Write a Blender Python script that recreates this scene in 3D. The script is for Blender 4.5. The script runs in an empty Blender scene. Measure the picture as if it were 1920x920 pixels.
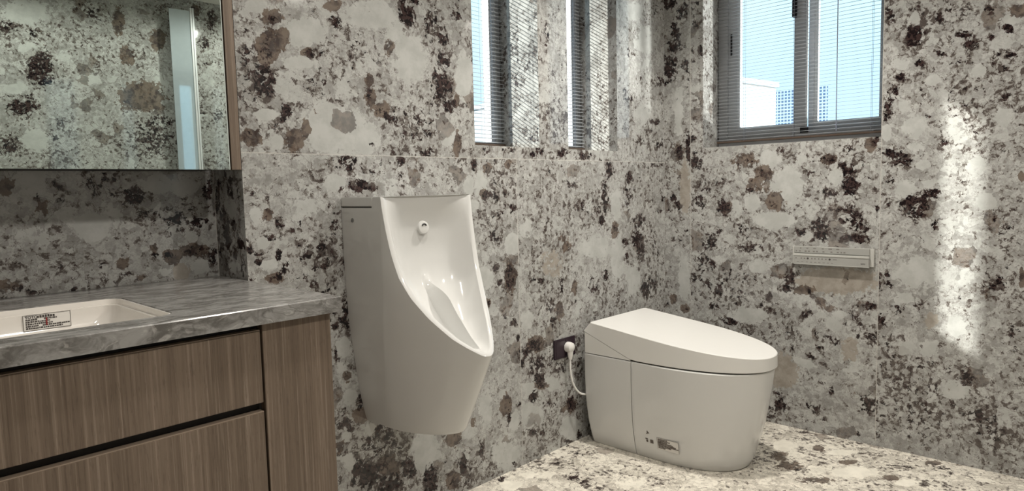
import bpy, bmesh, math, random
import numpy as np
from mathutils import Vector, Matrix

random.seed(7)
sc = bpy.context.scene
COL = sc.collection
R = math.radians

# ------------------------------------------------------------------ camera, world, lights, exposure
EYE = 1.0838                                   # lens height above the floor
def make_camera():
    f, yaw, pit, rol = 1253.038, R(46.41633), R(-4.75548), R(-1.37694)
    fw = Vector((math.sin(yaw)*math.cos(pit), math.cos(yaw)*math.cos(pit), math.sin(pit)))
    r = Vector((math.cos(yaw), -math.sin(yaw), 0)); u = r.cross(fw)
    r2 = r*math.cos(rol) + u*math.sin(rol); u2 = -r*math.sin(rol) + u*math.cos(rol)
    cd = bpy.data.cameras.new('camera'); cam = bpy.data.objects.new('camera', cd)
    cd.sensor_fit = 'HORIZONTAL'; cd.sensor_width = 36.0; cd.lens = 36.0*f/1920.0
    cd.clip_start = 0.02; cd.clip_end = 500
    m = Matrix((r2, u2, -fw)).transposed().to_4x4(); m.translation = (0, 0, EYE)
    cam.matrix_world = m; COL.objects.link(cam); sc.camera = cam
make_camera()
sc.view_settings.view_transform = 'Standard'; sc.view_settings.look = 'None'
sc.view_settings.gamma = 1.0; sc.view_settings.use_curve_mapping = False
sc.view_settings.exposure = 0.0

def make_world():
    w = bpy.data.worlds.new('sky'); sc.world = w; w.use_nodes = True
    nt = w.node_tree; nt.nodes.clear()
    out = nt.nodes.new('ShaderNodeOutputWorld'); bg = nt.nodes.new('ShaderNodeBackground')
    tc = nt.nodes.new('ShaderNodeTexCoord'); sp = nt.nodes.new('ShaderNodeSeparateXYZ')
    cr = nt.nodes.new('ShaderNodeValToRGB')
    nt.links.new(tc.outputs['Generated'], sp.inputs[0]); nt.links.new(sp.outputs['Z'], cr.inputs[0])
    e = cr.color_ramp.elements
    e[0].position = 0.0; e[0].color = (0.55, 0.74, 0.92, 1)
    e[1].position = 0.6; e[1].color = (0.40, 0.66, 0.98, 1)
    m = e.new(0.14); m.color = (0.55, 0.80, 0.99, 1)
    m = e.new(0.30); m.color = (0.64, 0.90, 0.99, 1)
    bg.inputs['Strength'].default_value = 1.5
    nt.links.new(cr.outputs[0], bg.inputs[0]); nt.links.new(bg.outputs[0], out.inputs[0])
make_world()

def sun(name, d, strength, col, angle):
    l = bpy.data.lights.new(name, 'SUN'); l.energy = strength; l.color = col; l.angle = R(angle)
    o = bpy.data.objects.new(name, l); COL.objects.link(o)
    o.rotation_euler = Vector(d).to_track_quat('-Z', 'Y').to_euler(); o.location = (-3, 6, 5)
sun('sun', (0.796, -1.0, -0.63), 11.0, (1.0, 0.96, 0.90), 1.0)
# second sun lamp, added for sunlight thrown back up through the right-hand window
sun('sun_glint_from_outside', (-0.6, 1.0, 0.20), 10.0, (1.0, 0.97, 0.93), 7.0)
def downlight(x, y, power, size=118, blend=0.75):
    l = bpy.data.lights.new('ceiling_downlight', 'SPOT'); l.energy = power; l.color = (1.0, 0.945, 0.86)
    l.spot_size = R(size); l.spot_blend = blend; l.shadow_soft_size = 0.045
    o = bpy.data.objects.new('ceiling_downlight', l); COL.objects.link(o); o.location = (x, y, 2.385)
for x, y, p, sz, bl in ((0.05, 1.0, 20, 118, 0.75), (1.13, 1.0, 42, 118, 0.75), (2.20, 1.10, 112, 118, 0.75), (0.55, -0.30, 58, 172, 0.25), (2.2, -0.40, 58, 172, 0.25)):
    downlight(x, y, p, sz, bl)

# ------------------------------------------------------------------ measures (metres; X along the urinal wall, Y into it)
D, U, H = 1.747, 2.950, 2.40                   # urinal wall, window wall, ceiling
YN, XN = 1.929, 0.803                          # vanity niche: back, right edge
YF, XL = -1.25, -0.95                          # wall behind, wall to the left
SEAM = 1.20

# ------------------------------------------------------------------ node helpers and materials
class NT:
    def __init__(s, name):
        s.m = bpy.data.materials.new(name); s.m.use_nodes = True
        s.t = s.m.node_tree; s.t.nodes.clear()
        s.out = s.n('ShaderNodeOutputMaterial')
    def n(s, k, **kw):
        x = s.t.nodes.new(k)
        for a, b in kw.items(): setattr(x, a, b)
        return x
    def l(s, a, b): s.t.links.new(a, b)
    def put(s, sock, v):
        if isinstance(v, bpy.types.NodeSocket): s.l(v, sock)
        else: sock.default_value = v
    def math(s, op, a, b=0.0, c=0.0):
        x = s.n('ShaderNodeMath', operation=op)
        s.put(x.inputs[0], a); s.put(x.inputs[1], b)
        if op in ('MULTIPLY_ADD', 'SMOOTH_MIN', 'COMPARE'): s.put(x.inputs[2], c)
        return x.outputs[0]
    def step(s, v, lo, hi, a=0.0, b=1.0):
        x = s.n('ShaderNodeMapRange', interpolation_type='SMOOTHSTEP')
        s.put(x.inputs[0], v); s.put(x.inputs[1], lo); s.put(x.inputs[2], hi); s.put(x.inputs[3], a); s.put(x.inputs[4], b)
        return x.outputs[0]
    def mix(s, f, a, b):
        x = s.n('ShaderNodeMix', data_type='RGBA')
        s.put(x.inputs[0], f); s.put(x.inputs[6], a if isinstance(a, bpy.types.NodeSocket) else (*a, 1)); s.put(x.inputs[7], b if isinstance(b, bpy.types.NodeSocket) else (*b, 1))
        return x.outputs[2]
    def noise(s, vec, scale, detail=3.0, rough=0.55, dist=0.0):
        x = s.n('ShaderNodeTexNoise'); s.l(vec, x.inputs['Vector'])
        x.inputs['Scale'].default_value = scale; x.inputs['Detail'].default_value = detail
        x.inputs['Roughness'].default_value = rough; x.inputs['Distortion'].default_value = dist
        return x
    def vmath(s, op, a, b):
        x = s.n('ShaderNodeVectorMath', operation=op); s.put(x.inputs[0], a)
        if op == 'SCALE': s.put(x.inputs[3], b)
        else: s.put(x.inputs[1], b)
        return x.outputs[0]
    def attr(s, name):
        x = s.n('ShaderNodeAttribute'); x.attribute_name = name; return x.outputs['Fac']
    def principled(s, col, rough, spec=0.5, metal=0.0, coat=0.0):
        b = s.n('ShaderNodeBsdfPrincipled')
        s.put(b.inputs['Base Color'], col if isinstance(col, bpy.types.NodeSocket) else (*col, 1)); s.put(b.inputs['Roughness'], rough)
        b.inputs['Specular IOR Level'].default_value = spec; b.inputs['Metallic'].default_value = metal
        b.inputs['Coat Weight'].default_value = coat; b.inputs['Coat Roughness'].default_value = 0.05
        s.l(b.outputs[0], s.out.inputs[0]); return b

def stone(name, seams=None, tint=(1, 1, 1), rough=0.055, dens=0.0, scale=1.0, light=1.0):
    """speckled grey-brown granite; the slab's figure comes from the mesh attributes, the grain from noise"""
    t = NT(name)
    tc = t.n('ShaderNodeTexCoord'); pos = tc.outputs['Object']
    til = t.attr('tile')
    cx = t.n('ShaderNodeCombineXYZ')
    for k, q in enumerate((3.71, 5.13, 2.37)): t.l(t.math('MULTIPLY', til, q), cx.inputs[k])
    P = t.vmath('ADD', t.vmath('SCALE', pos, scale), cx.outputs[0])
    w = t.noise(P, 13, 6, 0.68)
    W = t.vmath('ADD', P, t.vmath('SCALE', t.vmath('SUBTRACT', w.outputs['Color'], (0.5, 0.5, 0.5)), 0.075))
    w2 = t.noise(P, 70, 4, 0.65)
    W2 = t.vmath('ADD', P, t.vmath('SCALE', t.vmath('SUBTRACT', w2.outputs['Color'], (0.5, 0.5, 0.5)), 0.022))
    dk, br, pl, tp = t.attr('dark'), t.attr('brown'), t.attr('pale'), t.attr('taupe')
    fine = t.noise(W, 62, 6, 0.66).outputs[0]
    mid = t.noise(W, 24, 5, 0.62).outputs[0]
    low = t.noise(P, 3.2, 2, 0.5).outputs[0]
    grit = t.noise(P, 170, 4, 0.65).outputs[0]
    def vor(vec, sc, feat):
        x = t.n('ShaderNodeTexVoronoi', feature=feat); t.l(vec, x.inputs['Vector']); x.inputs['Scale'].default_value = sc; return x
    def cells(vec, sc):
        s = t.n('ShaderNodeSeparateColor'); t.l(vor(vec, sc, 'F1').outputs['Color'], s.inputs[0]); return s.outputs
    big = cells(W, 15); sml = cells(W2, 62); mini = cells(W2, 130)
    bigE = vor(W, 15, 'DISTANCE_TO_EDGE').outputs[0]; smlE = vor(W2, 62, 'DISTANCE_TO_EDGE').outputs[0]
    jit = t.math('ADD', t.math('MULTIPLY', t.math('SUBTRACT', sml[0], 0.5), 0.50), t.math('MULTIPLY', t.math('SUBTRACT', fine, 0.5), 1.5))
    jit = t.math('ADD', jit, t.math('MULTIPLY', t.math('SUBTRACT', mid, 0.5), 1.7))
    jit2 = t.math('MULTIPLY', jit, 0.72)
    # light crystalline ground
    tone = t.math('ADD', t.math('MULTIPLY', sml[1], 0.26), t.math('MULTIPLY', mid, 0.55))
    tone = t.math('ADD', tone, t.math('ADD', t.math('MULTIPLY', big[0], 0.20), t.math('MULTIPLY', mini[1], 0.12)))
    c0 = tuple(q*k*light for q, k in zip((0.255, 0.250, 0.237), tint)); c1 = tuple(q*k*light for q, k in zip((0.505, 0.506, 0.489), tint))
    base = t.mix(t.step(tone, 0.26, 0.80), c0, c1)
    base = t.mix(t.step(grit, 0.36, 0.60, 0.30, 0.0), base, tuple(q*0.8 for q in c0))
    # smooth pale quartz
    PM = t.step(t.math('ADD', pl, jit2), 0.40, 0.47)
    auto = t.math('MULTIPLY', t.step(t.math('ADD', big[1], t.math('MULTIPLY', jit, 0.35)), 0.93, 0.96), t.step(bigE, 0.02, 0.06))
    PM = t.math('MAXIMUM', PM, t.math('MULTIPLY', auto, 0.8))
    paleC = t.mix(t.step(t.noise(P, 18, 5, 0.62).outputs[0], 0.35, 0.65), tuple(q*k*light for q, k in zip((0.425, 0.429, 0.412), tint)), tuple(q*k*light for q, k in zip((0.500, 0.505, 0.487), tint)))
    base = t.mix(PM, base, paleC)
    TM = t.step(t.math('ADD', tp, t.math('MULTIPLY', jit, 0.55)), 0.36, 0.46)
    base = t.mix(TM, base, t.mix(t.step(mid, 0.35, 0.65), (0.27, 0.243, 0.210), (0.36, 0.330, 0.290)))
    smooth = t.math('MAXIMUM', PM, TM)
    inv = t.math('SUBTRACT', 1.0, smooth)
    # grey-brown grains
    g = t.math('ADD', t.math('MULTIPLY', fine, 0.80), t.math('MULTIPLY', sml[2], 0.16))
    g = t.math('ADD', g, t.math('MULTIPLY', dk, 0.14)); g = t.math('ADD', g, t.math('MULTIPLY', t.math('SUBTRACT', low, 0.5), 0.26))
    g = t.math('SUBTRACT', g, t.math('MULTIPLY', smooth, 0.20))
    base = t.mix(t.step(g, 0.518, 0.556, 0.0, 0.62), base, (0.165, 0.145, 0.128))
    base = t.mix(t.step(g, 0.570, 0.596, 0.0, 0.86), base, (0.065, 0.050, 0.045))
    # hair cracks round the crystals
    cr = t.math('ADD', t.step(bigE, 0.0, 0.024, 1.0, 0.0), t.step(smlE, 0.0, 0.045, 0.9, 0.0))
    cr = t.math('MULTIPLY', cr, t.step(mid, 0.47, 0.60, 0.0, 0.72))
    cr = t.math('MULTIPLY', cr, t.math('SUBTRACT', 1.0, t.math('MULTIPLY', smooth, 0.9)))
    base = t.mix(cr, base, (0.105, 0.088, 0.077))
    # brown translucent patches
    BM = t.step(t.math('ADD', br, jit2), 0.40, 0.47)
    auto2 = t.math('MULTIPLY', t.step(big[2], 0.965, 0.97), t.step(bigE, 0.01, 0.03))
    BM = t.math('MAXIMUM', BM, t.math('MULTIPLY', auto2, 0.7))
    base = t.mix(t.math('MULTIPLY', BM, 0.90), base, t.mix(t.step(t.math('ADD', mid, t.math('MULTIPLY', sml[0], 0.15)), 0.44, 0.68), (0.040, 0.026, 0.023), (0.150, 0.113, 0.088)))
    # near-black mica
    d = t.math('ADD', t.math('MULTIPLY', t.math('SUBTRACT', fine, 0.08), 0.74), t.math('MULTIPLY', t.math('SUBTRACT', mid, 0.06), 0.48))
    d = t.math('ADD', d, t.math('MULTIPLY', t.math('SUBTRACT', sml[0], 0.5), 0.17))
    d = t.math('ADD', d, t.math('MULTIPLY', dk, 0.255)); d = t.math('ADD', d, t.math('MULTIPLY', t.math('SUBTRACT', low, 0.5), 0.12))
    d = t.math('SUBTRACT', d, t.math('MULTIPLY', t.math('MULTIPLY', smooth, t.math('SUBTRACT', 1.0, dk)), 0.20))
    DM = t.step(d, 0.675-dens, 0.700-dens)
    base = t.mix(DM, base, t.mix(t.step(mini[0], 0.35, 0.75), (0.010, 0.007, 0.008), (0.050, 0.032, 0.030)))
    if seams:
        sx = t.n('ShaderNodeSeparateXYZ'); t.l(pos, sx.inputs[0]); m = None
        for ax, v in seams:
            q = t.step(t.math('ABSOLUTE', t.math('SUBTRACT', sx.outputs[ax], v)), 0.0006, 0.0019, 1.0, 0.0)
            m = q if m is None else t.math('MAXIMUM', m, q)
        base = t.mix(t.math('MULTIPLY', m, 0.6), base, (0.60, 0.58, 0.54))
    t.principled(base, rough, 0.5)
    return t.m

def simple(name, col, rough=0.4, spec=0.5, metal=0.0, coat=0.0, var=0.06, vscale=30):
    t = NT(name); tc = t.n('ShaderNodeTexCoord')
    n = t.noise(tc.outputs['Object'], vscale, 3).outputs[0]
    c2 = tuple(min(1.0, c*(1+var)) for c in col); c1 = tuple(c*(1-var) for c in col)
    t.principled(t.mix(n, c1, c2), rough, spec, metal, coat); return t.m

def wood():
    t = NT('striped_wood_veneer'); tc = t.n('ShaderNodeTexCoord')
    mp = t.n('ShaderNodeMapping'); t.l(tc.outputs['Object'], mp.inputs[0]); mp.inputs['Scale'].default_value = (1, 1, 0.012)
    a = t.noise(mp.outputs[0], 210, 4, 0.7).outputs[0]
    b = t.noise(mp.outputs[0], 45, 3, 0.6).outputs[0]
    mp2 = t.n('ShaderNodeMapping'); t.l(tc.outputs['Object'], mp2.inputs[0]); mp2.inputs['Scale'].default_value = (1, 1, 0.09)
    c = t.noise(mp2.outputs[0], 420, 2, 0.6).outputs[0]
    col = t.mix(t.step(b, 0.3, 0.7), (0.150, 0.112, 0.083), (0.215, 0.164, 0.125))
    col = t.mix(t.step(a, 0.50, 0.72, 0, 0.75), col, (0.335, 0.272, 0.217))
    col = t.mix(t.step(a, 0.48, 0.30, 0, 0.55), col, (0.095, 0.066, 0.046))
    col = t.mix(t.step(c, 0.56, 0.70, 0, 0.35), col, (0.085, 0.06, 0.043))
    t.principled(col, 0.48, 0.35); return t.m

def counter_stone():
    t = NT('grey_streaked_stone'); tc = t.n('ShaderNodeTexCoord')
    mp = t.n('ShaderNodeMapping'); t.l(tc.outputs['Object'], mp.inputs[0]); mp.inputs['Scale'].default_value = (0.55, 1.5, 1.0); mp.inputs['Rotation'].default_value = (0, 0, R(14))
    w = t.noise(mp.outputs[0], 6, 3, 0.6)
    W = t.vmath('ADD', mp.outputs[0], t.vmath('SCALE', w.outputs['Color'], 0.12))
    a = t.noise(W, 22, 7, 0.68, 0.8).outputs[0]
    b = t.noise(W, 60, 4, 0.6, 1.2).outputs[0]
    col = t.mix(t.step(a, 0.36, 0.64), (0.135, 0.128, 0.120), (0.34, 0.335, 0.325))
    col = t.mix(t.step(b, 0.55, 0.68, 0, 0.5), col, (0.50, 0.485, 0.46))
    v = t.math('ABSOLUTE', t.math('SUBTRACT', t.noise(W, 9, 4, 0.6).outputs[0], 0.5))
    col = t.mix(t.step(v, 0.0, 0.012, 0.45, 0.0), col, (0.09, 0.08, 0.075))
    t.principled(col, 0.22, 0.5); return t.m

def thin_glass(name, tint=(0.97, 0.99, 0.98), ior=1.45):
    t = NT(name); fr = t.n('ShaderNodeFresnel'); geo = t.n('ShaderNodeNewGeometry')
    t.l(t.math('MULTIPLY_ADD', geo.outputs['Backfacing'], 1/ior-ior, ior), fr.inputs[0])   # same reflectance on both faces of the sheet
    a = t.n('ShaderNodeBsdfTransparent'); a.inputs[0].default_value = (*tint, 1)
    b = t.n('ShaderNodeBsdfGlossy'); b.inputs['Roughness'].default_value = 0.0
    mx = t.n('ShaderNodeMixShader'); t.l(fr.outputs[0], mx.inputs[0]); t.l(a.outputs[0], mx.inputs[1]); t.l(b.outputs[0], mx.inputs[2])
    t.l(mx.outputs[0], t.out.inputs[0]); return t.m

M_BACK = stone('granite_slabs_urinal_wall', [(2, SEAM), (0, 1.869)])
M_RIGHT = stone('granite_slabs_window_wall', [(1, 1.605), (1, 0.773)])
M_STONE = stone('granite_slabs')
M_NICHE = stone('granite_slabs_niche', [(0, 0.8025)])
M_FLOOR = stone('granite_floor', None, (1.10, 1.04, 0.95), 0.16, -0.05, 1.0, 1.68)
M_WOOD = wood(); M_TOP = counter_stone()
M_CER = simple('white_glazed_ceramic', (0.665, 0.665, 0.65), 0.12, 0.5, 0, 0.1, 0.01)
M_LID = simple('white_satin_plastic', (0.77, 0.765, 0.74), 0.26, 0.5, 0, 0, 0.01)
M_BASIN = simple('cream_glazed_ceramic', (0.80, 0.765, 0.72), 0.12, 0.5, 0, 0.2, 0.01)
M_DARK = simple('dark_recess_board', (0.012, 0.010, 0.009), 0.6)
M_GAP = simple('painted_joint_shade', (0.05, 0.047, 0.043), 0.7)  # dark fill painted in for the shade inside narrow gaps
M_MIRROR = simple('silvered_mirror', (0.80, 0.905, 0.865), 0.0, 0.5, 1.0, 0, 0.0)
M_EDGE = simple('polished_glass_edge', (0.62, 0.70, 0.66), 0.15, 0.6)
M_ALU = simple('grey_window_aluminium', (0.50, 0.51, 0.53), 0.38, 0.5, 0.05)
M_BEAD = simple('pale_window_bead', (0.62, 0.63, 0.64), 0.35, 0.5, 0.1)
M_BLACK = simple('black_plastic', (0.018, 0.018, 0.02), 0.4)
M_RAIL = simple('brown_blind_rail', (0.085, 0.06, 0.045), 0.4)
M_SLAT = simple('silver_blind_slat', (0.36, 0.385, 0.41), 0.35, 0.5, 0.1)
M_CORD = simple('grey_blind_cord', (0.20, 0.22, 0.28), 0.6)
M_GLASS = thin_glass('window_glass'); M_SHOWER = simple('pale_reflective_shower_glass', (0.55, 0.62, 0.66), 0.03, 0.9, 0.45)
M_PLATE = simple('aubergine_socket_plate', (0.030, 0.018, 0.026), 0.22, 0.5)
M_PLUG = simple('white_plug_plastic', (0.76, 0.75, 0.72), 0.35)
M_SILVER = simple('silver_grey_panel', (0.42, 0.42, 0.40), 0.32, 0.5, 0.25)
M_SILVER2 = simple('pale_silver_panel', (0.60, 0.60, 0.57), 0.28, 0.5, 0.2)
M_INK = simple('dark_print', (0.055, 0.045, 0.042), 0.6)
M_GREYINK = simple('grey_print', (0.20, 0.185, 0.17), 0.6)
M_REDINK = simple('red_print', (0.24, 0.012, 0.012), 0.6)
M_FILM = simple('clear_label_film', (0.78, 0.755, 0.72), 0.25)
M_CHROME = simple('chrome', (0.35, 0.35, 0.34), 0.12, 0.5, 1.0)
M_CEIL = simple('white_ceiling_paint', (0.78, 0.77, 0.74), 0.7)
M_RENDER = simple('white_render_facade', (0.42, 0.46, 0.47), 0.7)
M_TOWER = simple('pale_blue_tower_cladding', (0.30, 0.43, 0.56), 0.5)
def tower_face():
    t = NT('tower_window_grid'); tc = t.n('ShaderNodeTexCoord'); sp = t.n('ShaderNodeSeparateXYZ'); t.l(tc.outputs['Object'], sp.inputs[0])
    fy = t.math('FRACT', t.math('MULTIPLY', sp.outputs[1], 3.4)); fz = t.math('FRACT', t.math('MULTIPLY', sp.outputs[2], 3.6))
    m = t.math('MULTIPLY', t.step(fy, 0.30, 0.36), t.step(fz, 0.34, 0.40))
    t.principled(t.mix(m, (0.30, 0.43, 0.56), (0.025, 0.07, 0.15)), 0.5); return t.m
M_TWIN = tower_face()

# ------------------------------------------------------------------ object helpers
def link(name, me, mats, parent=None, kind=None, smooth=None):
    o = bpy.data.objects.new(name, me); COL.objects.link(o)
    for m in (mats if isinstance(mats, (list, tuple)) else [mats]): me.materials.append(m)
    if parent: o.parent = parent; o.matrix_parent_inverse = Matrix.Translation(parent.location).inverted()
    if kind: o['kind'] = kind
    if smooth is not None:
        me.polygons.foreach_set('use_smooth', [True]*len(me.polygons))
        try: me.set_sharp_from_angle(angle=R(smooth))
        except Exception: pass
    return o
def thing(name, label, cat, loc, group=None):
    o = bpy.data.objects.new(name, None); COL.objects.link(o); o.location = loc; o.empty_display_size = 0.05
    o['label'] = label; o['category'] = cat
    if group: o['group'] = group
    return o
def tag(o, label, cat, group=None):
    o['label'] = label; o['category'] = cat
    if group: o['group'] = group
    return o
def from_bm(bm, name):
    bmesh.ops.recalc_face_normals(bm, faces=bm.faces)
    me = bpy.data.meshes.new(name); bm.to_mesh(me); bm.free(); return me
def add_box(bm, lo, hi, bevel=0.0, seg=2):
    b2 = bmesh.new(); bmesh.ops.create_cube(b2, size=1)
    for v in b2.verts: v.co = Vector([(lo[k]+hi[k])/2 + v.co[k]*(hi[k]-lo[k]) for k in range(3)])
    if bevel: bmesh.ops.bevel(b2, geom=b2.edges[:], offset=bevel, segments=seg, affect='EDGES', clamp_overlap=True)
    me = bpy.data.meshes.new('tmp'); b2.to_mesh(me); b2.free(); bm.from_mesh(me); bpy.data.meshes.remove(me)
def box(name, lo, hi, mat, parent=None, bevel=0.0, kind=None):
    bm = bmesh.new(); add_box(bm, lo, hi, bevel); return link(name, from_bm(bm, name), mat, parent, kind, 30 if bevel else None)
def boxes(name, L, mat, parent=None, bevel=0.0, kind=None):
    bm = bmesh.new()
    for lo, hi in L: add_box(bm, lo, hi, bevel)
    return link(name, from_bm(bm, name), mat, parent, kind, 30 if bevel else None)
def add_tube(bm, pts, rad, n=10, cap=True):
    pts = [Vector(p) for p in pts]; rings = []
    up = Vector((0, 0, 1))
    for i, p in enumerate(pts):
        t = (pts[min(i+1, len(pts)-1)] - pts[max(i-1, 0)]).normalized()
        a = t.cross(up if abs(t.z) < 0.95 else Vector((1, 0, 0))).normalized(); b = t.cross(a)
        r = rad[i] if isinstance(rad, (list, tuple)) else rad
        rings.append([bm.verts.new(p + (a*math.cos(2*math.pi*k/n) + b*math.sin(2*math.pi*k/n))*r) for k in range(n)])
    for A, B in zip(rings, rings[1:]):
        for k in range(n): bm.faces.new((A[k], A[(k+1) % n], B[(k+1) % n], B[k]))
    if cap: bm.faces.new(rings[0]); bm.faces.new(rings[-1][::-1])
def tube(name, pts, rad, mat, parent=None, n=12):
    bm = bmesh.new(); add_tube(bm, pts, rad, n); return link(name, from_bm(bm, name), mat, parent, None, 40)
def loft(name, loops, mat, parent=None, cap0=True, cap1=True, closed=True, smooth=40):
    bm = bmesh.new(); V = [[bm.verts.new(p) for p in L] for L in loops]; n = len(loops[0])
    for A, B in zip(V, V[1:]):
        for k in range(n if closed else n-1): bm.faces.new((A[k], A[(k+1) % n], B[(k+1) % n], B[k]))
    if cap0: bm.faces.new(V[0])
    if cap1: bm.faces.new(V[-1][::-1])
    return link(name, from_bm(bm, name), mat, parent, None, smooth)
def text(name, s, size, origin, xdir, ydir, mat, parent=None, bold=0.0, depth=0.0003):
    cu = bpy.data.curves.new('txt', 'FONT'); cu.body = s; cu.size = size; cu.extrude = depth; cu.offset = bold
    o = bpy.data.objects.new('txt', cu); COL.objects.link(o)
    dg = bpy.context.evaluated_depsgraph_get(); me = bpy.data.meshes.new_from_object(o.evaluated_get(dg))
    bpy.data.objects.remove(o); x, y = Vector(xdir).normalized(), Vector(ydir).normalized()
    m = Matrix((x, y, x.cross(y))).transposed().to_4x4(); m.translation = origin; me.transform(m); me.materials.clear()
    return link(name, me, mat, parent)

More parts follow.
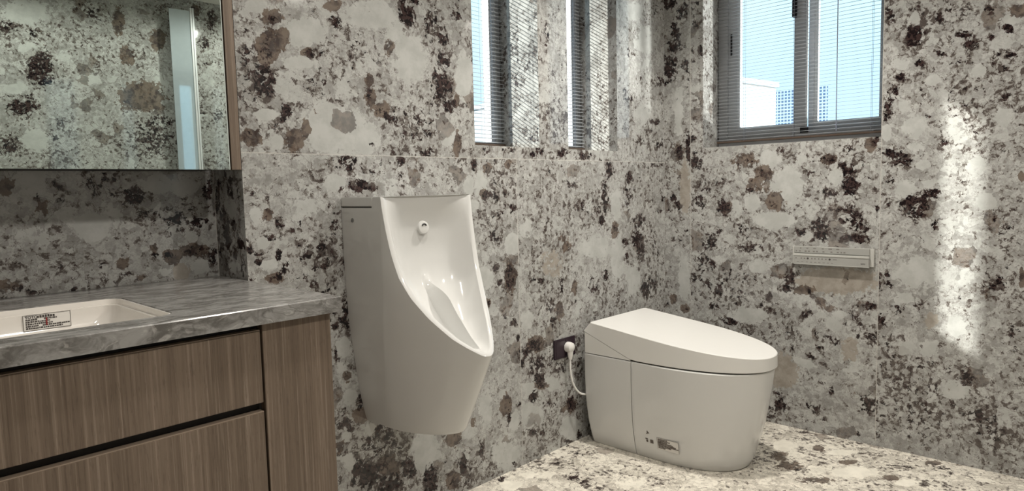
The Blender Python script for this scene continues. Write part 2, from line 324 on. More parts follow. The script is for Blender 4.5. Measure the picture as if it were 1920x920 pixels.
# ------------------------------------------------------------------ the stone slabs
# stone figure: (kind, strength, centre u, centre v, first half-axis, second half-axis) in millimetres on the slab
FIG_BACK = """1,1,914,1566,25,4,-1,-20|0,0.7,910,1562,15,3,-1,-13|1,1,895,1487,31,4,-3,-46|0,0.45,890,1475,21,3,-2,-31|1,1,935,1513,21,3,-2,-29|0,0.85,878,1396,33,3,-2,-40|0,0.9,1030,1484,26,3,-1,-14|1,1,1013,1487,17,2,-1,-12|0,0.8,940,1316,16,1,-2,-32|1,1,835,1241,27,1,-1,-23|0,0.5,835,1241,21,1,-1,-20|1,1,959,1240,26,1,-2,-30|1,1,995,1268,13,1,-1,-26|0,0.4,841,1406,24,2,-7,-119|0,0.5,974,1405,36,4,-1,-21|0,0.55,1108,1591,32,5,-1,-17|1,1,1104,1633,25,4,-1,-15|0,1,1373,1657,32,5,-2,-40|0,0.8,1400,1694,22,4,-1,-20|0,0.8,1476,1644,30,5,-2,-42|0,0.9,1521,1602,21,3,-1,-32|0,0.8,1527,1530,29,4,-1,-27|0,1,1514,1433,45,4,-3,-64|0,0.9,1540,1376,32,2,-1,-29|0,0.7,1487,1474,19,2,-1,-25|0,0.5,1587,1687,30,5,-1,-27|1,1,1575,1393,12,1,-1,-22|1,0.8,1298,1537,19,2,-1,-23|1,1,1219,1430,16,2,-1,-19|1,1,1220,1375,18,1,-1,-29|0,0.8,1217,1388,12,1,-1,-19|1,1,1261,1344,26,2,-1,-23|0,0.45,1315,1317,84,5,-2,-34|0,0.45,1404,1298,100,5,-2,-38|0,0.8,1333,1218,30,1,0,-10|0,0.6,1426,1219,32,1,0,-11|0,0.9,1219,1233,20,1,0,-8|1,1,1574,1245,17,1,-2,-40|0,0.5,1614,1374,23,2,-1,-18|0,0.2,1159,1471,112,13,-4,-71|0,0.2,1240,1577,39,6,-1,-13|0,0.4,828,1543,12,2,-2,-42|0,0.3,1047,1397,42,4,-1,-21|0,0.4,1098,1356,25,2,-1,-12|2,1,1233,1627,86,14,-2,-39|2,1,1377,1512,61,7,-3,-65|2,1,1093,1270,101,5,-3,-63|2,1,1005,1542,60,9,-2,-36|2,1,1611,1487,35,4,-3,-73|2,1,1533,1274,31,1,-1,-27|2,1,867,1591,30,5,-1,-17|2,1,983,1453,43,5,-1,-18|2,0.6,1332,1591,42,6,-2,-33|2,1,880,1303,28,2,-1,-14|2,1,907,1232,16,1,-1,-18|2,1,1064,1315,35,2,-2,-34|2,1,1185,1253,58,2,-2,-42|0,0.6,1680,1222,53,1,-1,-15|0,0.7,1848,1230,59,1,0,-12|0,0.7,2001,1231,38,1,0,-13|0,0.9,2150,1229,35,1,0,-15|0,0.7,2312,1221,68,1,0,-14|0,1,1969,1218,19,0,0,-8|0,0.5,2063,1701,16,2,-2,-62|0,0.4,2081,1537,17,2,-1,-42|0,0.4,2645,1693,52,7,0,-29|0,0.6,2607,1497,17,1,0,-24|0,0.8,2650,1486,18,1,0,-12|0,0.4,2732,1582,36,4,0,-20|0,0.4,2806,1911,103,18,0,-30|0,0.8,2898,1591,59,6,0,-23|0,1,2861,1396,44,2,0,-13|0,0.5,2946,1500,40,3,0,-13|0,0.9,2899,1287,35,1,0,-16|0,0.7,2719,1304,27,1,0,-12|0,0.4,2799,1350,47,2,0,-13|0,0.6,2919,1311,60,2,0,-13|2,1,2692,1887,71,12,-1,-34|2,0.7,2781,1772,102,14,-1,-59|2,0.7,2753,1423,74,5,-1,-50|2,0.5,2803,1663,75,9,-1,-40|0,1,1123,1175,30,0,-1,-22|0,0.8,1083,1165,18,0,-1,-13|0,1,1133,1146,9,0,0,-8|0,1,1163,1109,38,0,-1,-18|0,1,1213,1099,18,0,0,-10|0,0.9,1036,1126,9,0,0,-8|0,0.9,1103,1097,9,0,0,-8|0,1,1325,1184,15,0,-1,-14|0,0.5,1187,1164,19,0,-1,-16|0,0.5,1259,1177,28,0,-1,-13|0,0.7,1299,1108,33,0,0,-8|0,0.7,832,1090,9,0,-1,-11|0,0.8,866,1075,8,0,-1,-17|1,1,870,1035,14,-1,-1,-13|0,0.7,866,1043,11,0,-1,-10|0,0.9,843,1055,6,0,0,-9|0,0.9,924,1058,8,0,0,-6|0,0.8,901,1009,16,-1,-1,-18|0,1,938,986,11,-1,0,-9|0,1,964,1006,8,0,0,-8|0,0.9,1073,986,14,-1,-1,-13|0,0.8,1059,1051,7,0,0,-6|0,0.8,1083,1030,7,0,0,-8|0,0.85,873,966,9,6,14,-18|0,1,816,937,12,-1,-1,-14|0,1,834,909,10,-1,-1,-20|0,0.8,854,915,12,-1,0,-4|0,1,894,919,13,-1,-1,-18|0,0.9,905,879,9,-4,-9,-19|1,1,878,855,25,-3,-1,-12|0,0.7,878,855,19,-2,-1,-10|0,0.6,812,865,15,-2,-1,-12|0,0.35,1017,900,69,-6,-3,-62|0,0.3,1017,826,69,-8,-3,-47|0,0.3,954,926,16,-1,-2,-30|2,1,851,953,18,-1,-1,-15|2,1,865,895,25,-2,-1,-12|2,1,1080,1118,32,0,-1,-22|2,1,832,1034,15,-1,-1,-23|2,0.5,1003,1051,51,-2,-2,-34|0,0.35,1200,1156,59,0,-1,-23|0,0.3,1300,1145,50,0,-1,-17|0,1,1647,1177,13,0,-1,-19|1,1,1716,1163,22,0,-1,-19|0,0.6,1716,1163,16,0,-1,-15|1,1,1823,1179,17,0,-1,-16|0,1,1707,1066,27,-1,-1,-19|1,1,1688,1074,16,0,-1,-15|0,1,1805,1070,14,0,0,-10|0,0.9,1852,1014,18,-1,-1,-16|0,0.8,1682,993,11,0,-1,-15|0,0.5,1757,1091,22,0,-1,-39|0,0.7,1750,903,34,-2,-1,-20|1,1,1826,753,32,-4,-2,-53|0,0.85,1820,758,26,-3,-2,-49|0,0.9,1764,738,14,-2,0,-12|0,0.7,1746,792,14,-1,-1,-20|0,0.25,1725,960,55,-3,-3,-78|0,0.4,1773,1136,39,0,-1,-24|0,0.9,2479,1168,29,0,-1,-38|0,1,2636,1124,22,0,0,-30|0,0.8,2217,1099,47,-11,-5,-8|0,0.8,2440,1036,24,-1,-1,-71|0,0.6,2625,1038,35,-1,-1,-62|0,0.5,2303,1012,113,-4,-1,-37|0,1,2414,933,24,-1,0,-19|1,1,2515,891,25,-2,-1,-34|0,0.6,2515,891,21,-1,-1,-29|0,0.8,2704,918,55,-3,-1,-35|0,1,2703,837,46,-3,-1,-41|0,1,2730,774,33,-3,-1,-36|0,0.9,2595,829,26,-2,0,-15|0,0.8,2607,764,18,-2,0,-15|0,1,2441,692,20,-2,0,-22|0,0.9,2007,714,29,-3,0,-11|0,1,1950,727,13,-1,0,-8|1,0.75,2160,841,32,-2,-1,-22|1,0.7,2140,878,28,-2,0,-11|0,0.8,2124,682,14,-2,-1,-27|1,0.7,2216,664,22,-3,-1,-36|0,0.7,2348,655,39,-5,-1,-38|0,0.9,2765,589,38,-5,0,-36|0,1,2901,961,25,-1,0,-13|0,0.8,2874,1186,59,1,0,-10|0,0.8,2937,1023,25,-1,0,-16|0,0.3,2840,848,49,-3,-1,-52|0,0.35,2873,687,50,-5,-1,-80|0,0.6,2837,612,39,-5,0,-32|0,0.4,1935,1135,31,0,0,-10|0,0.25,2064,1161,99,1,-1,-17|0,0.15,1956,822,63,-6,-1,-42|2,1,1681,1105,27,0,-2,-42|2,1,1621,1100,23,0,-1,-30|2,1,1839,879,41,-3,-1,-37|2,1,1682,769,43,-5,-1,-35|2,0.8,2530,761,51,-5,-2,-110|2,0.8,2659,645,63,-7,-1,-76|2,0.8,2376,824,118,-9,-1,-47|2,0.8,2526,1004,34,-1,-1,-72|2,0.6,1919,939,43,-2,-1,-41|3,0.5,2066,779,67,-7,-2,-65|2,1,1647,1031,21,-1,-1,-19|2,0.5,1640,869,21,-2,-1,-23|0,0.9,1697,669,16,-2,-1,-16|1,1,1697,669,16,-2,-1,-16|0,0.5,1685,627,14,-2,0,-12|0,0.9,1761,743,14,-2,0,-12|0,1,1834,573,18,-3,0,-10|0,0.8,1794,610,12,-2,-1,-16|0,1,1856,517,12,-2,0,-13|0,0.8,1854,440,18,-4,-1,-21|0,1,2072,539,17,-3,-1,-20|1,1,2111,584,28,-4,-1,-36|0,0.6,2111,584,21,-3,-1,-27|0,0.5,2054,616,27,-4,-1,-31|1,1,1961,468,51,-10,-1,-30|0,0.75,1954,469,41,-8,-1,-26|0,0.9,1900,452,37,-7,0,-13|0,0.8,1883,419,15,-3,-1,-25|0,0.55,1961,381,77,-16,-1,-39|0,1,1976,326,29,-7,-1,-22|1,1,1988,294,39,-9,0,-15|0,0.8,1988,294,33,-8,0,-13|0,1,1938,263,18,-9,-16,-25|0,0.5,2018,212,40,-10,-1,-22|1,1,1788,270,23,-6,-1,-37|0,0.9,1795,212,14,-6,-8,-27|0,0.8,1853,253,15,-4,0,-13|1,1,2181,163,33,-8,-1,-32|0,0.9,2182,168,29,-7,-1,-30|1,1,2120,156,18,-5,0,-11|0,1,1917,118,44,-13,0,-13|0,0.9,1992,98,16,-5,0,-11|0,0.6,2104,344,42,-9,-1,-27|0,0.4,2237,312,19,-4,-1,-47|0,0.9,1714,528,14,-3,-1,-24|1,0.8,1608,248,11,-3,-1,-18|0,0.3,2222,593,37,-5,-1,-46|0,0.2,2255,425,30,-5,-1,-47|2,1,1923,294,38,-9,-1,-26|2,1,1904,197,38,-10,-2,-47|2,1,1971,173,26,-7,-1,-35|2,1,2171,63,58,-16,-1,-46|2,1,2054,286,41,-9,-1,-27|2,0.8,1672,285,33,-8,-3,-70|2,1,1824,189,24,-7,-1,-34|2,0.8,1910,571,37,-6,-1,-34|2,1,1769,310,23,-6,-1,-16|0,1,2152,15,36,-11,0,-9|0,0.9,2222,28,22,-6,-1,-24|1,1,1779,258,26,-7,-1,-33|0,0.9,1932,255,25,-6,-1,-26|0,0.9,1644,137,13,-4,-1,-28|2,0.7,1778,82,82,-25,-3,-71|0,0.9,1555,113,15,-5,-2,-47|1,1,1507,66,30,-10,-1,-35|0,0.6,1507,52,22,-8,-1,-23|1,1,1513,212,37,-11,-1,-25|0,0.9,1404,106,30,-10,-3,-63|2,1,1383,204,55,-17,-3,-63|0,0.9,1315,171,31,-10,-1,-33|0,0.9,1219,318,45,-13,-1,-28|0,1,1155,210,43,-14,-3,-55|1,1,1230,204,46,-15,-2,-35|0,0.85,1224,150,54,-18,-2,-32|0,0.5,1581,37,26,-9,-1,-32|0,0.5,1280,257,30,-9,-1,-14|0,0.4,1459,155,24,-8,-1,-19|0,0.5,1683,64,28,-9,0,-12|0,0.8,1821,23,24,-8,0,-13|0,1,1058,730,9,-1,0,-8|0,1,1060,691,11,-2,-1,-10|0,0.9,1101,741,15,-2,-1,-19|0,0.7,1095,698,18,-3,-1,-19|0,1,1062,601,5,0,5,-26|1,0.8,1094,531,17,-4,-1,-15|0,1,1094,380,19,-5,-1,-22|0,1,1077,422,9,-2,0,-8|0,0.8,1135,442,12,-3,-1,-23|1,1,1137,396,27,-7,-1,-23|0,0.9,1060,383,9,-3,0,-8|0,0.9,1162,308,12,-3,-1,-14|0,1,1203,324,24,-7,-1,-24|1,0.9,1057,319,15,-4,-1,-20|0,1,1135,242,19,-6,-1,-14|0,1,1113,229,15,-5,-1,-24|0,1,1148,190,27,-9,-1,-27|0,0.6,1070,295,18,-6,-1,-16|0,0.8,1096,194,23,-8,-1,-13|0,0.5,1057,207,15,-5,-1,-13|0,0.5,1175,259,99,-31,-3,-69|0,0.5,1098,286,30,-9,-2,-33|2,0.7,1075,559,15,-3,-1,-19|2,1,1084,623,22,-4,-2,-29|2,1,1102,464,22,-6,-1,-26|2,1,1081,346,15,-4,-1,-13|2,1,1172,345,18,-5,-1,-20|2,1,1084,266,19,-6,-1,-23"""
FIG_RIGHT = """0,1,1717,1968,-44,-9,0,-30|0,0.9,1683,1836,-29,-5,0,-50|0,0.9,1695,1767,-35,-6,0,-38|0,1,1719,1664,-47,-7,0,-61|0,0.7,1728,1601,-29,-4,0,-31|0,0.8,1660,1906,-26,-5,0,-50|0,1,1665,1248,-17,-1,0,-36|0,0.5,1641,1665,-14,-2,0,-63|0,0.4,1624,1588,-11,-1,0,-101|0,0.8,1632,1913,-17,-3,0,-59|0,1,1619,1271,-11,-1,0,-77|0,0.6,1584,1929,-22,-4,0,-20|0,0.7,1582,1842,-17,-3,0,-20|0,1,1596,1719,-8,-1,0,-10|0,0.8,1554,1715,-11,-2,0,-30|0,0.9,1590,1671,-8,-1,0,-7|0,0.8,1632,1677,-14,-2,0,-25|0,0.35,1568,1876,-22,-4,0,-39|0,1,1591,1302,-17,-1,0,-15|0,0.9,1582,1445,-8,-1,0,-8|0,0.9,1591,1205,-22,-1,0,-31|0,0.7,1563,1191,-22,-1,0,-20|2,0.8,1670,1441,-23,-2,0,-128|2,0.6,1577,1519,-28,-3,0,-60|3,0.8,1637,1078,-26,-1,0,-129|2,0.8,1641,633,-29,2,0,-106|0,1,1701,1027,-18,0,0,-18|0,1,1675,993,-13,6,-11,-21|0,0.8,1722,961,-12,0,0,-13|0,1,1746,490,-24,2,0,-14|1,1,1700,521,-18,2,0,-27|1,1,1638,479,-20,2,0,-21|0,0.6,1638,474,-18,2,0,-16|0,0.6,1577,1090,-22,-1,0,-15|0,0.6,1678,817,-24,1,0,-26|0,0.5,1620,845,-17,0,0,-26|0,0.9,1603,610,-9,1,0,-66|0,1,754,1719,-19,-4,-1,-26|0,0.9,667,1633,-29,-5,-1,-40|0,1,585,1679,-12,-2,-1,-21|0,0.35,633,1682,-44,-8,-1,-59|0,0.9,484,1575,-23,-4,-1,-34|0,0.9,518,1613,-20,-3,0,-15|0,1,380,1609,-14,-2,-1,-17|0,0.8,435,1684,-19,-4,-1,-20|0,1,426,1584,-8,-1,0,-11|0,1,709,1479,-22,-3,0,-18|0,0.85,739,1425,-24,-3,-1,-45|0,1,751,1354,-17,-2,-1,-46|0,1,418,1493,-8,-1,0,-17|0,1,575,1549,-14,-2,0,-10|0,1,647,1526,-16,-2,0,-14|0,1,675,1600,-14,-2,0,-12|0,0.9,382,1519,-18,-3,0,-15|0,0.8,361,1520,-9,-1,0,-15|1,1,351,1662,-24,-5,-1,-22|0,1,612,1321,-11,-1,0,-10|0,0.9,740,1196,-19,-1,0,-17|0,0.4,724,1759,-26,-5,0,-16|0,0.3,696,1729,-36,-7,-1,-24|0,0.25,565,1374,-102,-11,-2,-79|0,0.35,523,1696,-33,-6,-1,-27|0,0.25,546,1274,-68,-5,-1,-39|0,0.5,390,1467,-18,-3,0,-15|0,0.6,379,1373,-15,-2,0,-9|0,0.8,553,1219,-15,-1,0,-12|0,0.4,621,1179,-25,-1,0,-12|0,0.8,764,1662,-9,-2,0,-12|0,0.5,527,1509,-23,-3,-1,-19|2,1,663,1291,-36,-3,-1,-41|2,1,668,1694,-16,-3,0,-22|2,1,366,1637,-24,-5,-1,-18|2,1,601,1457,-21,-3,0,-20|2,0.8,710,1531,-29,-4,-1,-24|2,0.7,460,1467,-26,-3,-1,-23|2,0.5,581,1346,-24,-2,0,-16|2,1,755,1270,-15,-1,-1,-29|2,1,697,1368,-18,-2,0,-20|2,0.7,648,1211,-32,-2,0,-16|2,0.6,511,1232,-33,-2,-1,-23|2,0.6,385,1298,-25,-2,-1,-38|2,0.5,411,1674,-15,-3,-1,-30|1,0.6,1333,1195,-60,-3,0,-48|0,0.4,1333,1186,-50,-2,0,-43|1,1,1244,1130,-39,-1,0,-31|0,0.5,1252,1137,-24,-1,0,-24|0,1,1307,1055,-17,0,0,-12|1,0.7,1290,1083,-40,-1,0,-29|1,1,1195,1006,-38,0,0,-38|0,0.4,1200,1001,-24,0,0,-28|0,0.9,1433,982,-34,0,0,-42|1,1,1422,975,-26,0,0,-30|0,1,1502,810,-38,1,0,-41|0,0.85,1555,1008,-22,0,0,-31|0,0.6,1522,988,-16,0,0,-20|0,0.5,1530,1076,-33,-1,0,-25|0,0.5,1339,870,-41,1,0,-34|0,0.8,1314,792,-60,3,0,-17|0,0.6,1555,691,-28,2,0,-78|0,1,1174,1234,-14,-1,0,-12|0,0.9,1081,869,-25,1,0,-18|0,0.8,971,1178,-30,-1,0,-22|1,1,971,1178,-30,-1,0,-22|0,0.95,889,1089,-37,-1,-1,-61|0,0.8,916,1151,-21,-1,0,-17|0,0.8,963,1040,-30,0,0,-18|0,0.85,995,894,-35,1,-1,-50|0,0.7,907,969,-37,0,0,-22|0,0.85,860,926,-26,0,-1,-39|0,1,870,853,-69,2,0,-18|1,1,813,1232,-23,-1,0,-25|0,0.9,798,1235,-14,-1,0,-19|0,1,796,1053,-10,0,0,-11|0,0.9,783,954,-8,0,0,-26|0,0.6,897,1209,-24,-1,0,-22|0,0.4,1044,1123,-26,-1,0,-23|0,0.4,1112,1205,-23,-1,0,-18|0,0.35,835,1105,-24,-1,-1,-43|0,0.4,934,931,-29,0,-1,-53|0,0.8,1454,1100,-27,-1,0,-20|0,0.4,1388,901,-21,0,0,-20|0,1,1457,869,-13,0,0,-13|0,0.5,856,1170,-28,-1,-1,-30|0,0.5,820,868,-20,1,-1,-30|0,0.2,1127,952,-41,0,0,-14|2,1,1145,1073,-65,-1,-1,-74|2,1,1221,1190,-41,-2,0,-40|2,1,1300,999,-35,0,0,-34|2,1,1202,921,-91,1,0,-33|2,1,943,1106,-27,-1,0,-29|2,1,1273,707,-37,2,0,-22|2,0.7,1375,975,-31,0,0,-44|2,0.5,1089,1181,-22,-1,0,-36|2,0.6,1042,987,-31,0,0,-27|2,0.5,806,1147,-20,-1,0,-21|2,0.6,1274,782,-25,1,0,-15|3,1,940,673,-144,11,-1,-50|0,1,888,682,-6,0,0,-7|0,1,771,669,-10,1,-1,-39|0,1,770,708,-19,1,0,-15|0,0.8,1124,655,-21,2,0,-28|0,1,647,988,-47,0,-1,-54|0,1,598,1031,-25,0,0,-20|0,0.8,696,1163,-44,-2,-1,-31|0,0.9,579,909,-12,0,-1,-22|0,0.6,766,669,-14,1,-1,-39|0,0.45,394,707,-38,3,-1,-39|0,1,398,946,-6,0,-1,-19|0,0.9,470,335,-27,5,-1,-33|0,0.8,422,222,-13,3,-1,-28|0,1,512,232,-10,2,0,-12|0,0.8,658,340,-15,3,0,-11|0,0.8,704,576,-26,3,0,-15|0,0.8,770,514,-16,2,-1,-39|0,0.8,747,701,-19,1,0,-17|0,0.25,665,321,-112,20,-2,-86|0,0.4,661,148,-112,25,-2,-95|0,0.35,383,169,-80,19,-3,-92|0,0.4,622,853,-36,1,-1,-25|0,0.5,695,861,-19,1,0,-17|0,0.5,738,1081,-19,0,-1,-29|0,0.8,634,592,-22,2,0,-19|0,0.5,745,997,-11,0,-1,-42|0,0.4,507,1075,-17,0,0,-12|0,0.35,356,862,-22,1,-1,-38|0,0.35,724,442,-31,4,-1,-35|0,0.3,331,536,-25,3,-2,-58|0,0.4,590,271,-36,7,-1,-42|0,0.3,680,144,-57,12,-1,-44|2,1,641,723,-69,5,-1,-52|2,0.9,686,1047,-33,-1,-1,-33|2,1,425,1001,-29,0,-1,-27|2,0.8,667,422,-26,4,-1,-26|2,0.7,591,433,-36,5,-1,-31|2,0.8,506,532,-31,4,-1,-37|2,0.8,681,619,-37,4,0,-21|2,0.8,503,287,-44,9,-1,-33|2,0.6,459,1132,-32,-1,-1,-35|2,0.5,480,718,-27,2,-1,-40|2,1,609,1068,-18,0,0,-16|3,0.7,588,544,-25,3,-1,-29|1,1,325,1089,-8,0,-1,-19|1,1,312,732,-9,1,-1,-38|2,0.5,503,917,-27,0,-1,-40|2,0.8,629,1139,-28,-1,0,-20|0,1,1166,84,-29,6,0,-27|0,1,1219,75,-20,4,0,-22|0,0.95,801,158,-28,6,-1,-45|0,1,838,32,-8,2,0,-11|0,0.9,1008,107,-11,2,0,-19|0,0.9,972,68,-13,3,0,-12|0,1,948,197,-11,2,0,-19|0,0.8,477,331,-20,4,-1,-20|0,1,424,221,-11,2,-1,-20|0,0.8,1044,112,-11,2,0,-10|0,0.8,624,135,-11,2,0,-9|0,0.8,594,210,-18,4,0,-11|0,1,1209,23,-29,7,0,-10|2,0.5,974,32,-44,10,0,-24|2,0.4,1077,165,-69,13,0,-29|0,0.4,765,47,-59,14,0,-22|0,0.9,1549,725,-34,2,0,-26|0,1,1502,702,-27,2,0,-21|0,0.9,1581,643,-23,2,0,-26|0,0.8,1522,611,-33,3,0,-21|0,0.8,1464,580,-27,2,0,-20|0,0.9,1491,505,-27,3,0,-16|0,0.9,1400,444,-55,-13,6,-17|0,0.4,1453,634,-108,8,0,-102|0,1,1218,579,-17,2,0,-22|1,1,1218,579,-15,1,0,-19|0,0.9,1215,517,-17,2,0,-15|0,0.9,1257,529,-15,2,0,-7|0,0.8,1124,683,-28,2,0,-33|0,1,1133,625,-33,3,0,-19|1,1,1069,621,-41,3,0,-19|0,1,1042,617,-9,3,-6,-22|1,0.9,995,577,-22,2,0,-18|0,0.7,1004,574,-13,1,0,-12|1,0.6,960,549,-30,3,0,-18|0,0.7,1052,518,-22,2,0,-19|0,1,742,669,-27,2,0,-17|0,0.85,809,576,-32,3,0,-18|0,0.85,855,524,-16,2,0,-22|0,0.85,766,512,-23,3,-1,-31|0,0.85,787,448,-24,3,0,-22|0,1,845,447,-10,1,0,-9|0,0.8,936,412,-17,2,0,-18|0,1,969,423,-17,2,0,-12|0,0.8,1013,434,-13,2,0,-19|0,1,996,375,-13,2,0,-12|0,1,1034,332,-21,-5,4,-12|0,1,982,308,-11,2,0,-12|0,1,1114,353,-9,1,0,-14|0,0.9,1214,368,-19,3,0,-7|0,1,948,202,-9,2,0,-21|0,0.8,1004,104,-11,2,0,-17|0,0.6,1102,288,-12,2,0,-12|0,0.6,1178,141,-39,8,0,-15|0,0.6,769,252,-16,3,0,-18|0,0.25,1322,557,-76,7,0,-50|0,0.2,1296,386,-76,10,0,-35|0,0.25,1127,457,-47,6,0,-48|0,0.25,1010,214,-44,8,0,-38|0,0.2,820,316,-28,5,-1,-45|0,0.4,1323,656,-51,4,0,-35|0,0.3,861,512,-41,5,-1,-45|2,0.9,1317,481,-86,10,0,-32|2,1,1266,717,-35,2,0,-22|2,1,1157,707,-16,1,0,-19|2,1,944,486,-29,-11,9,-22|2,0.8,923,525,-30,3,0,-20|2,0.9,1065,304,-47,-10,6,-19|3,0.9,1153,246,-57,10,-1,-73|3,0.6,877,388,-33,5,-1,-54|2,0.5,861,309,-41,7,-1,-45|2,0.6,992,520,-26,3,0,-18|2,0.5,1082,580,-36,3,0,-19"""  # one wide taupe patch lies directly below the control panel
FIG_NICHE = """0,1,380,1095,8,0,-1,-10|1,1,324,1119,14,0,-1,-15|0,0.5,424,1118,22,0,-1,-18|0,0.8,500,1117,16,0,-2,-24|0,0.7,551,1139,29,0,-1,-14|0,0.75,599,1088,44,-1,-2,-28|0,0.6,639,1034,56,-3,-2,-31|0,0.85,695,1024,39,-2,-2,-29|0,0.8,753,1015,35,-2,-2,-33|0,1,782,1095,12,0,-2,-38|1,1,677,923,22,-2,-1,-20|0,0.7,674,923,14,-1,-1,-13|1,1,737,937,37,-3,-1,-18|0,0.8,740,935,29,-2,-1,-13|0,0.9,784,913,12,-1,-2,-30|1,0.8,634,951,11,-1,-1,-14|0,1,421,1037,9,0,0,-4|0,0.7,506,916,12,-1,-1,-8|1,1,552,917,10,-1,-1,-14|1,1,390,1073,9,0,-1,-9|1,1,308,889,24,-3,-1,-10|0,0.6,308,889,18,-2,-1,-7|0,1,560,887,13,-1,0,-6|0,0.8,512,881,7,-1,0,-7|0,1,338,873,12,-2,0,-5|0,1,356,862,4,-1,0,-5|0,1,442,866,9,-1,0,-4|0,0.5,328,906,10,-1,0,-5|1,0.8,398,1054,5,0,-1,-15|0,0.6,458,1071,7,0,-1,-13|0,0.6,634,937,8,-1,-1,-14|0,0.6,429,1089,6,0,-1,-10|1,0.7,591,874,13,-1,-1,-11|0,0.4,491,1130,23,0,-1,-19|2,1,494,1018,35,-2,-2,-35|2,0.8,655,1122,40,0,-2,-26|2,1,723,1111,31,0,-1,-18|2,0.5,366,1004,42,-3,-2,-25|2,1,375,1144,21,0,-1,-18|2,0.5,539,1048,29,-1,-2,-27|2,1,750,889,23,-2,-1,-18|3,1,699,879,20,-2,-1,-21|2,1,658,884,16,-2,-1,-12"""
FIG_FRONT = """2,1,947,2163,102,17,-4,-60|0,0.8,876,2074,50,8,-2,-24|0,1,991,1848,62,7,-6,-86|0,1,1026,1794,32,3,-2,-25|0,0.85,899,1625,71,5,-4,-55|0,0.8,819,1401,44,1,-4,-60|0,0.6,1286,2208,52,9,-3,-38|1,1,1424,2187,30,5,-5,-79|1,1,1649,2108,42,6,-4,-68|1,1,1465,1973,40,5,-3,-46|1,1,1452,2011,31,4,-2,-26|1,1,1530,1734,120,10,-6,-88|1,1,1631,1677,33,2,-1,-21|0,0.65,1584,1500,103,4,-8,-124|0,1,1285,1890,6,1,-2,-29|2,1,945,1439,57,2,-4,-61|2,1,1237,1815,57,6,-3,-38|0,0.5,845,2122,20,3,-2,-30|0,0.8,844,2034,20,3,-1,-18|2,0.7,938,1959,46,6,-3,-42|0,0.8,982,2055,21,3,-1,-18|2,0.5,1117,1921,49,6,-3,-44|2,0.4,1172,1517,56,3,-3,-45|0,0.5,1220,2232,45,8,-2,-32|0,0.6,1032,1448,27,1,-1,-19|0,0.4,1706,2300,66,11,-2,-34|0,0.7,992,1830,47,5,-2,-31|2,1,871,1727,50,5,-2,-30|2,0.8,1643,1815,46,4,-4,-69|0,0.3,1447,1697,18,1,-3,-40|0,0.4,893,1684,76,6,-2,-24|0,0.5,1065,1543,22,1,-2,-31|0,0.6,1894,2332,28,5,-3,-42|1,1,1897,2333,28,5,-2,-35|0,0.7,1997,2279,29,5,-4,-72|0,0.7,1941,2121,50,7,-2,-36|0,0.6,1997,1993,51,6,-2,-29|0,0.25,1959,1665,73,5,-3,-51|2,0.5,1955,1881,51,5,-4,-72"""
FIG_FLOOR = """0,1,1913,1533,18,-21,-26,-20|0,0.9,1898,1466,15,-18,-29,-22|0,0.8,1893,1404,12,-15,-18,-13|0,0.7,1931,1720,11,-13,-16,-14|0,0.9,1719,1718,10,-12,-20,-19|0,0.8,1971,1656,12,-15,-12,-10|0,0.7,2099,1663,17,-20,-22,-17|0,0.5,2123,1626,22,-27,-27,-20|0,0.3,2111,1474,27,-32,-25,-18|0,0.5,2024,1743,14,-17,-13,-11|0,0.5,2133,1747,29,-35,-23,-19|0,0.35,2100,1264,30,-36,-24,-14|0,0.5,2017,1470,13,-15,-12,-9|0,1,2864,531,15,-18,-22,-4|0,1,2853,492,6,-7,-43,-8|0,1,2722,485,6,-7,-15,-3|0,1,2684,537,12,-14,-19,-4|0,0.8,2922,1053,23,-28,-19,-7|0,0.7,2835,1011,11,-14,-24,-9|0,0.8,2637,869,13,-15,-16,-5|0,0.6,2931,840,14,-17,-18,-5|1,1,2706,803,18,-22,-21,-6|0,0.6,2791,639,51,-60,-16,-4|1,1,2901,556,20,-24,-22,-5|1,1,2654,641,17,-20,-25,-6|0,0.35,2860,750,40,-47,-17,-5|1,1,2776,936,14,-16,-34,-12|1,0.8,2532,961,31,-37,-40,-15|0,0.6,2518,916,31,-36,-24,-9|1,0.8,2462,838,37,-44,-27,-9|0,0.6,2458,809,22,-26,-18,-6|1,0.7,2592,1026,21,-25,-42,-17|0,0.4,2910,649,26,-31,-17,-4|0,0.5,2868,431,24,-29,-16,-3|0,0.5,2826,376,24,-28,-20,-3|1,0.6,2966,464,25,-30,-17,-3|2,1,2621,758,50,-59,-50,-15|2,1,2715,1053,28,-33,-57,-22|2,1,1708,1655,26,-30,-26,-25|2,0.7,1827,1656,32,-37,-21,-19|2,0.6,2004,1341,38,-44,-38,-25|2,1,2646,588,24,-28,-29,-7|2,1,2791,849,32,-38,-28,-9"""
FIG_SIDE = """0,0.8,1892,1112,-18,0,3,-21|0,0.7,1911,1075,-14,0,4,-30|0,0.8,1829,1118,-20,0,3,-20|0,0.7,1780,1110,-16,0,2,-14|0,0.8,1881,1037,-17,0,3,-24|0,0.5,1826,1089,-20,0,2,-12|0,0.9,1863,993,-17,0,3,-24|0,0.9,1861,955,-17,1,2,-15|0,0.6,1817,1008,-17,0,4,-29|0,0.6,1794,980,-16,0,2,-18|0,1,1778,954,-23,1,2,-13|0,0.8,1821,927,-17,1,3,-24|0,0.7,1907,931,-18,1,2,-15|0,0.5,1774,1038,-13,0,4,-29|0,0.7,1860,1141,-21,-1,2,-12|0,0.6,1776,893,-16,1,2,-15|0,0.3,1860,888,-21,1,2,-15|0,0.7,1918,976,-18,1,2,-15|0,0.8,1772,1074,-13,0,2,-14|2,1,1819,1045,-20,0,3,-20|2,0.6,1857,1060,-17,0,2,-18|2,0.6,1826,890,-34,2,2,-18"""

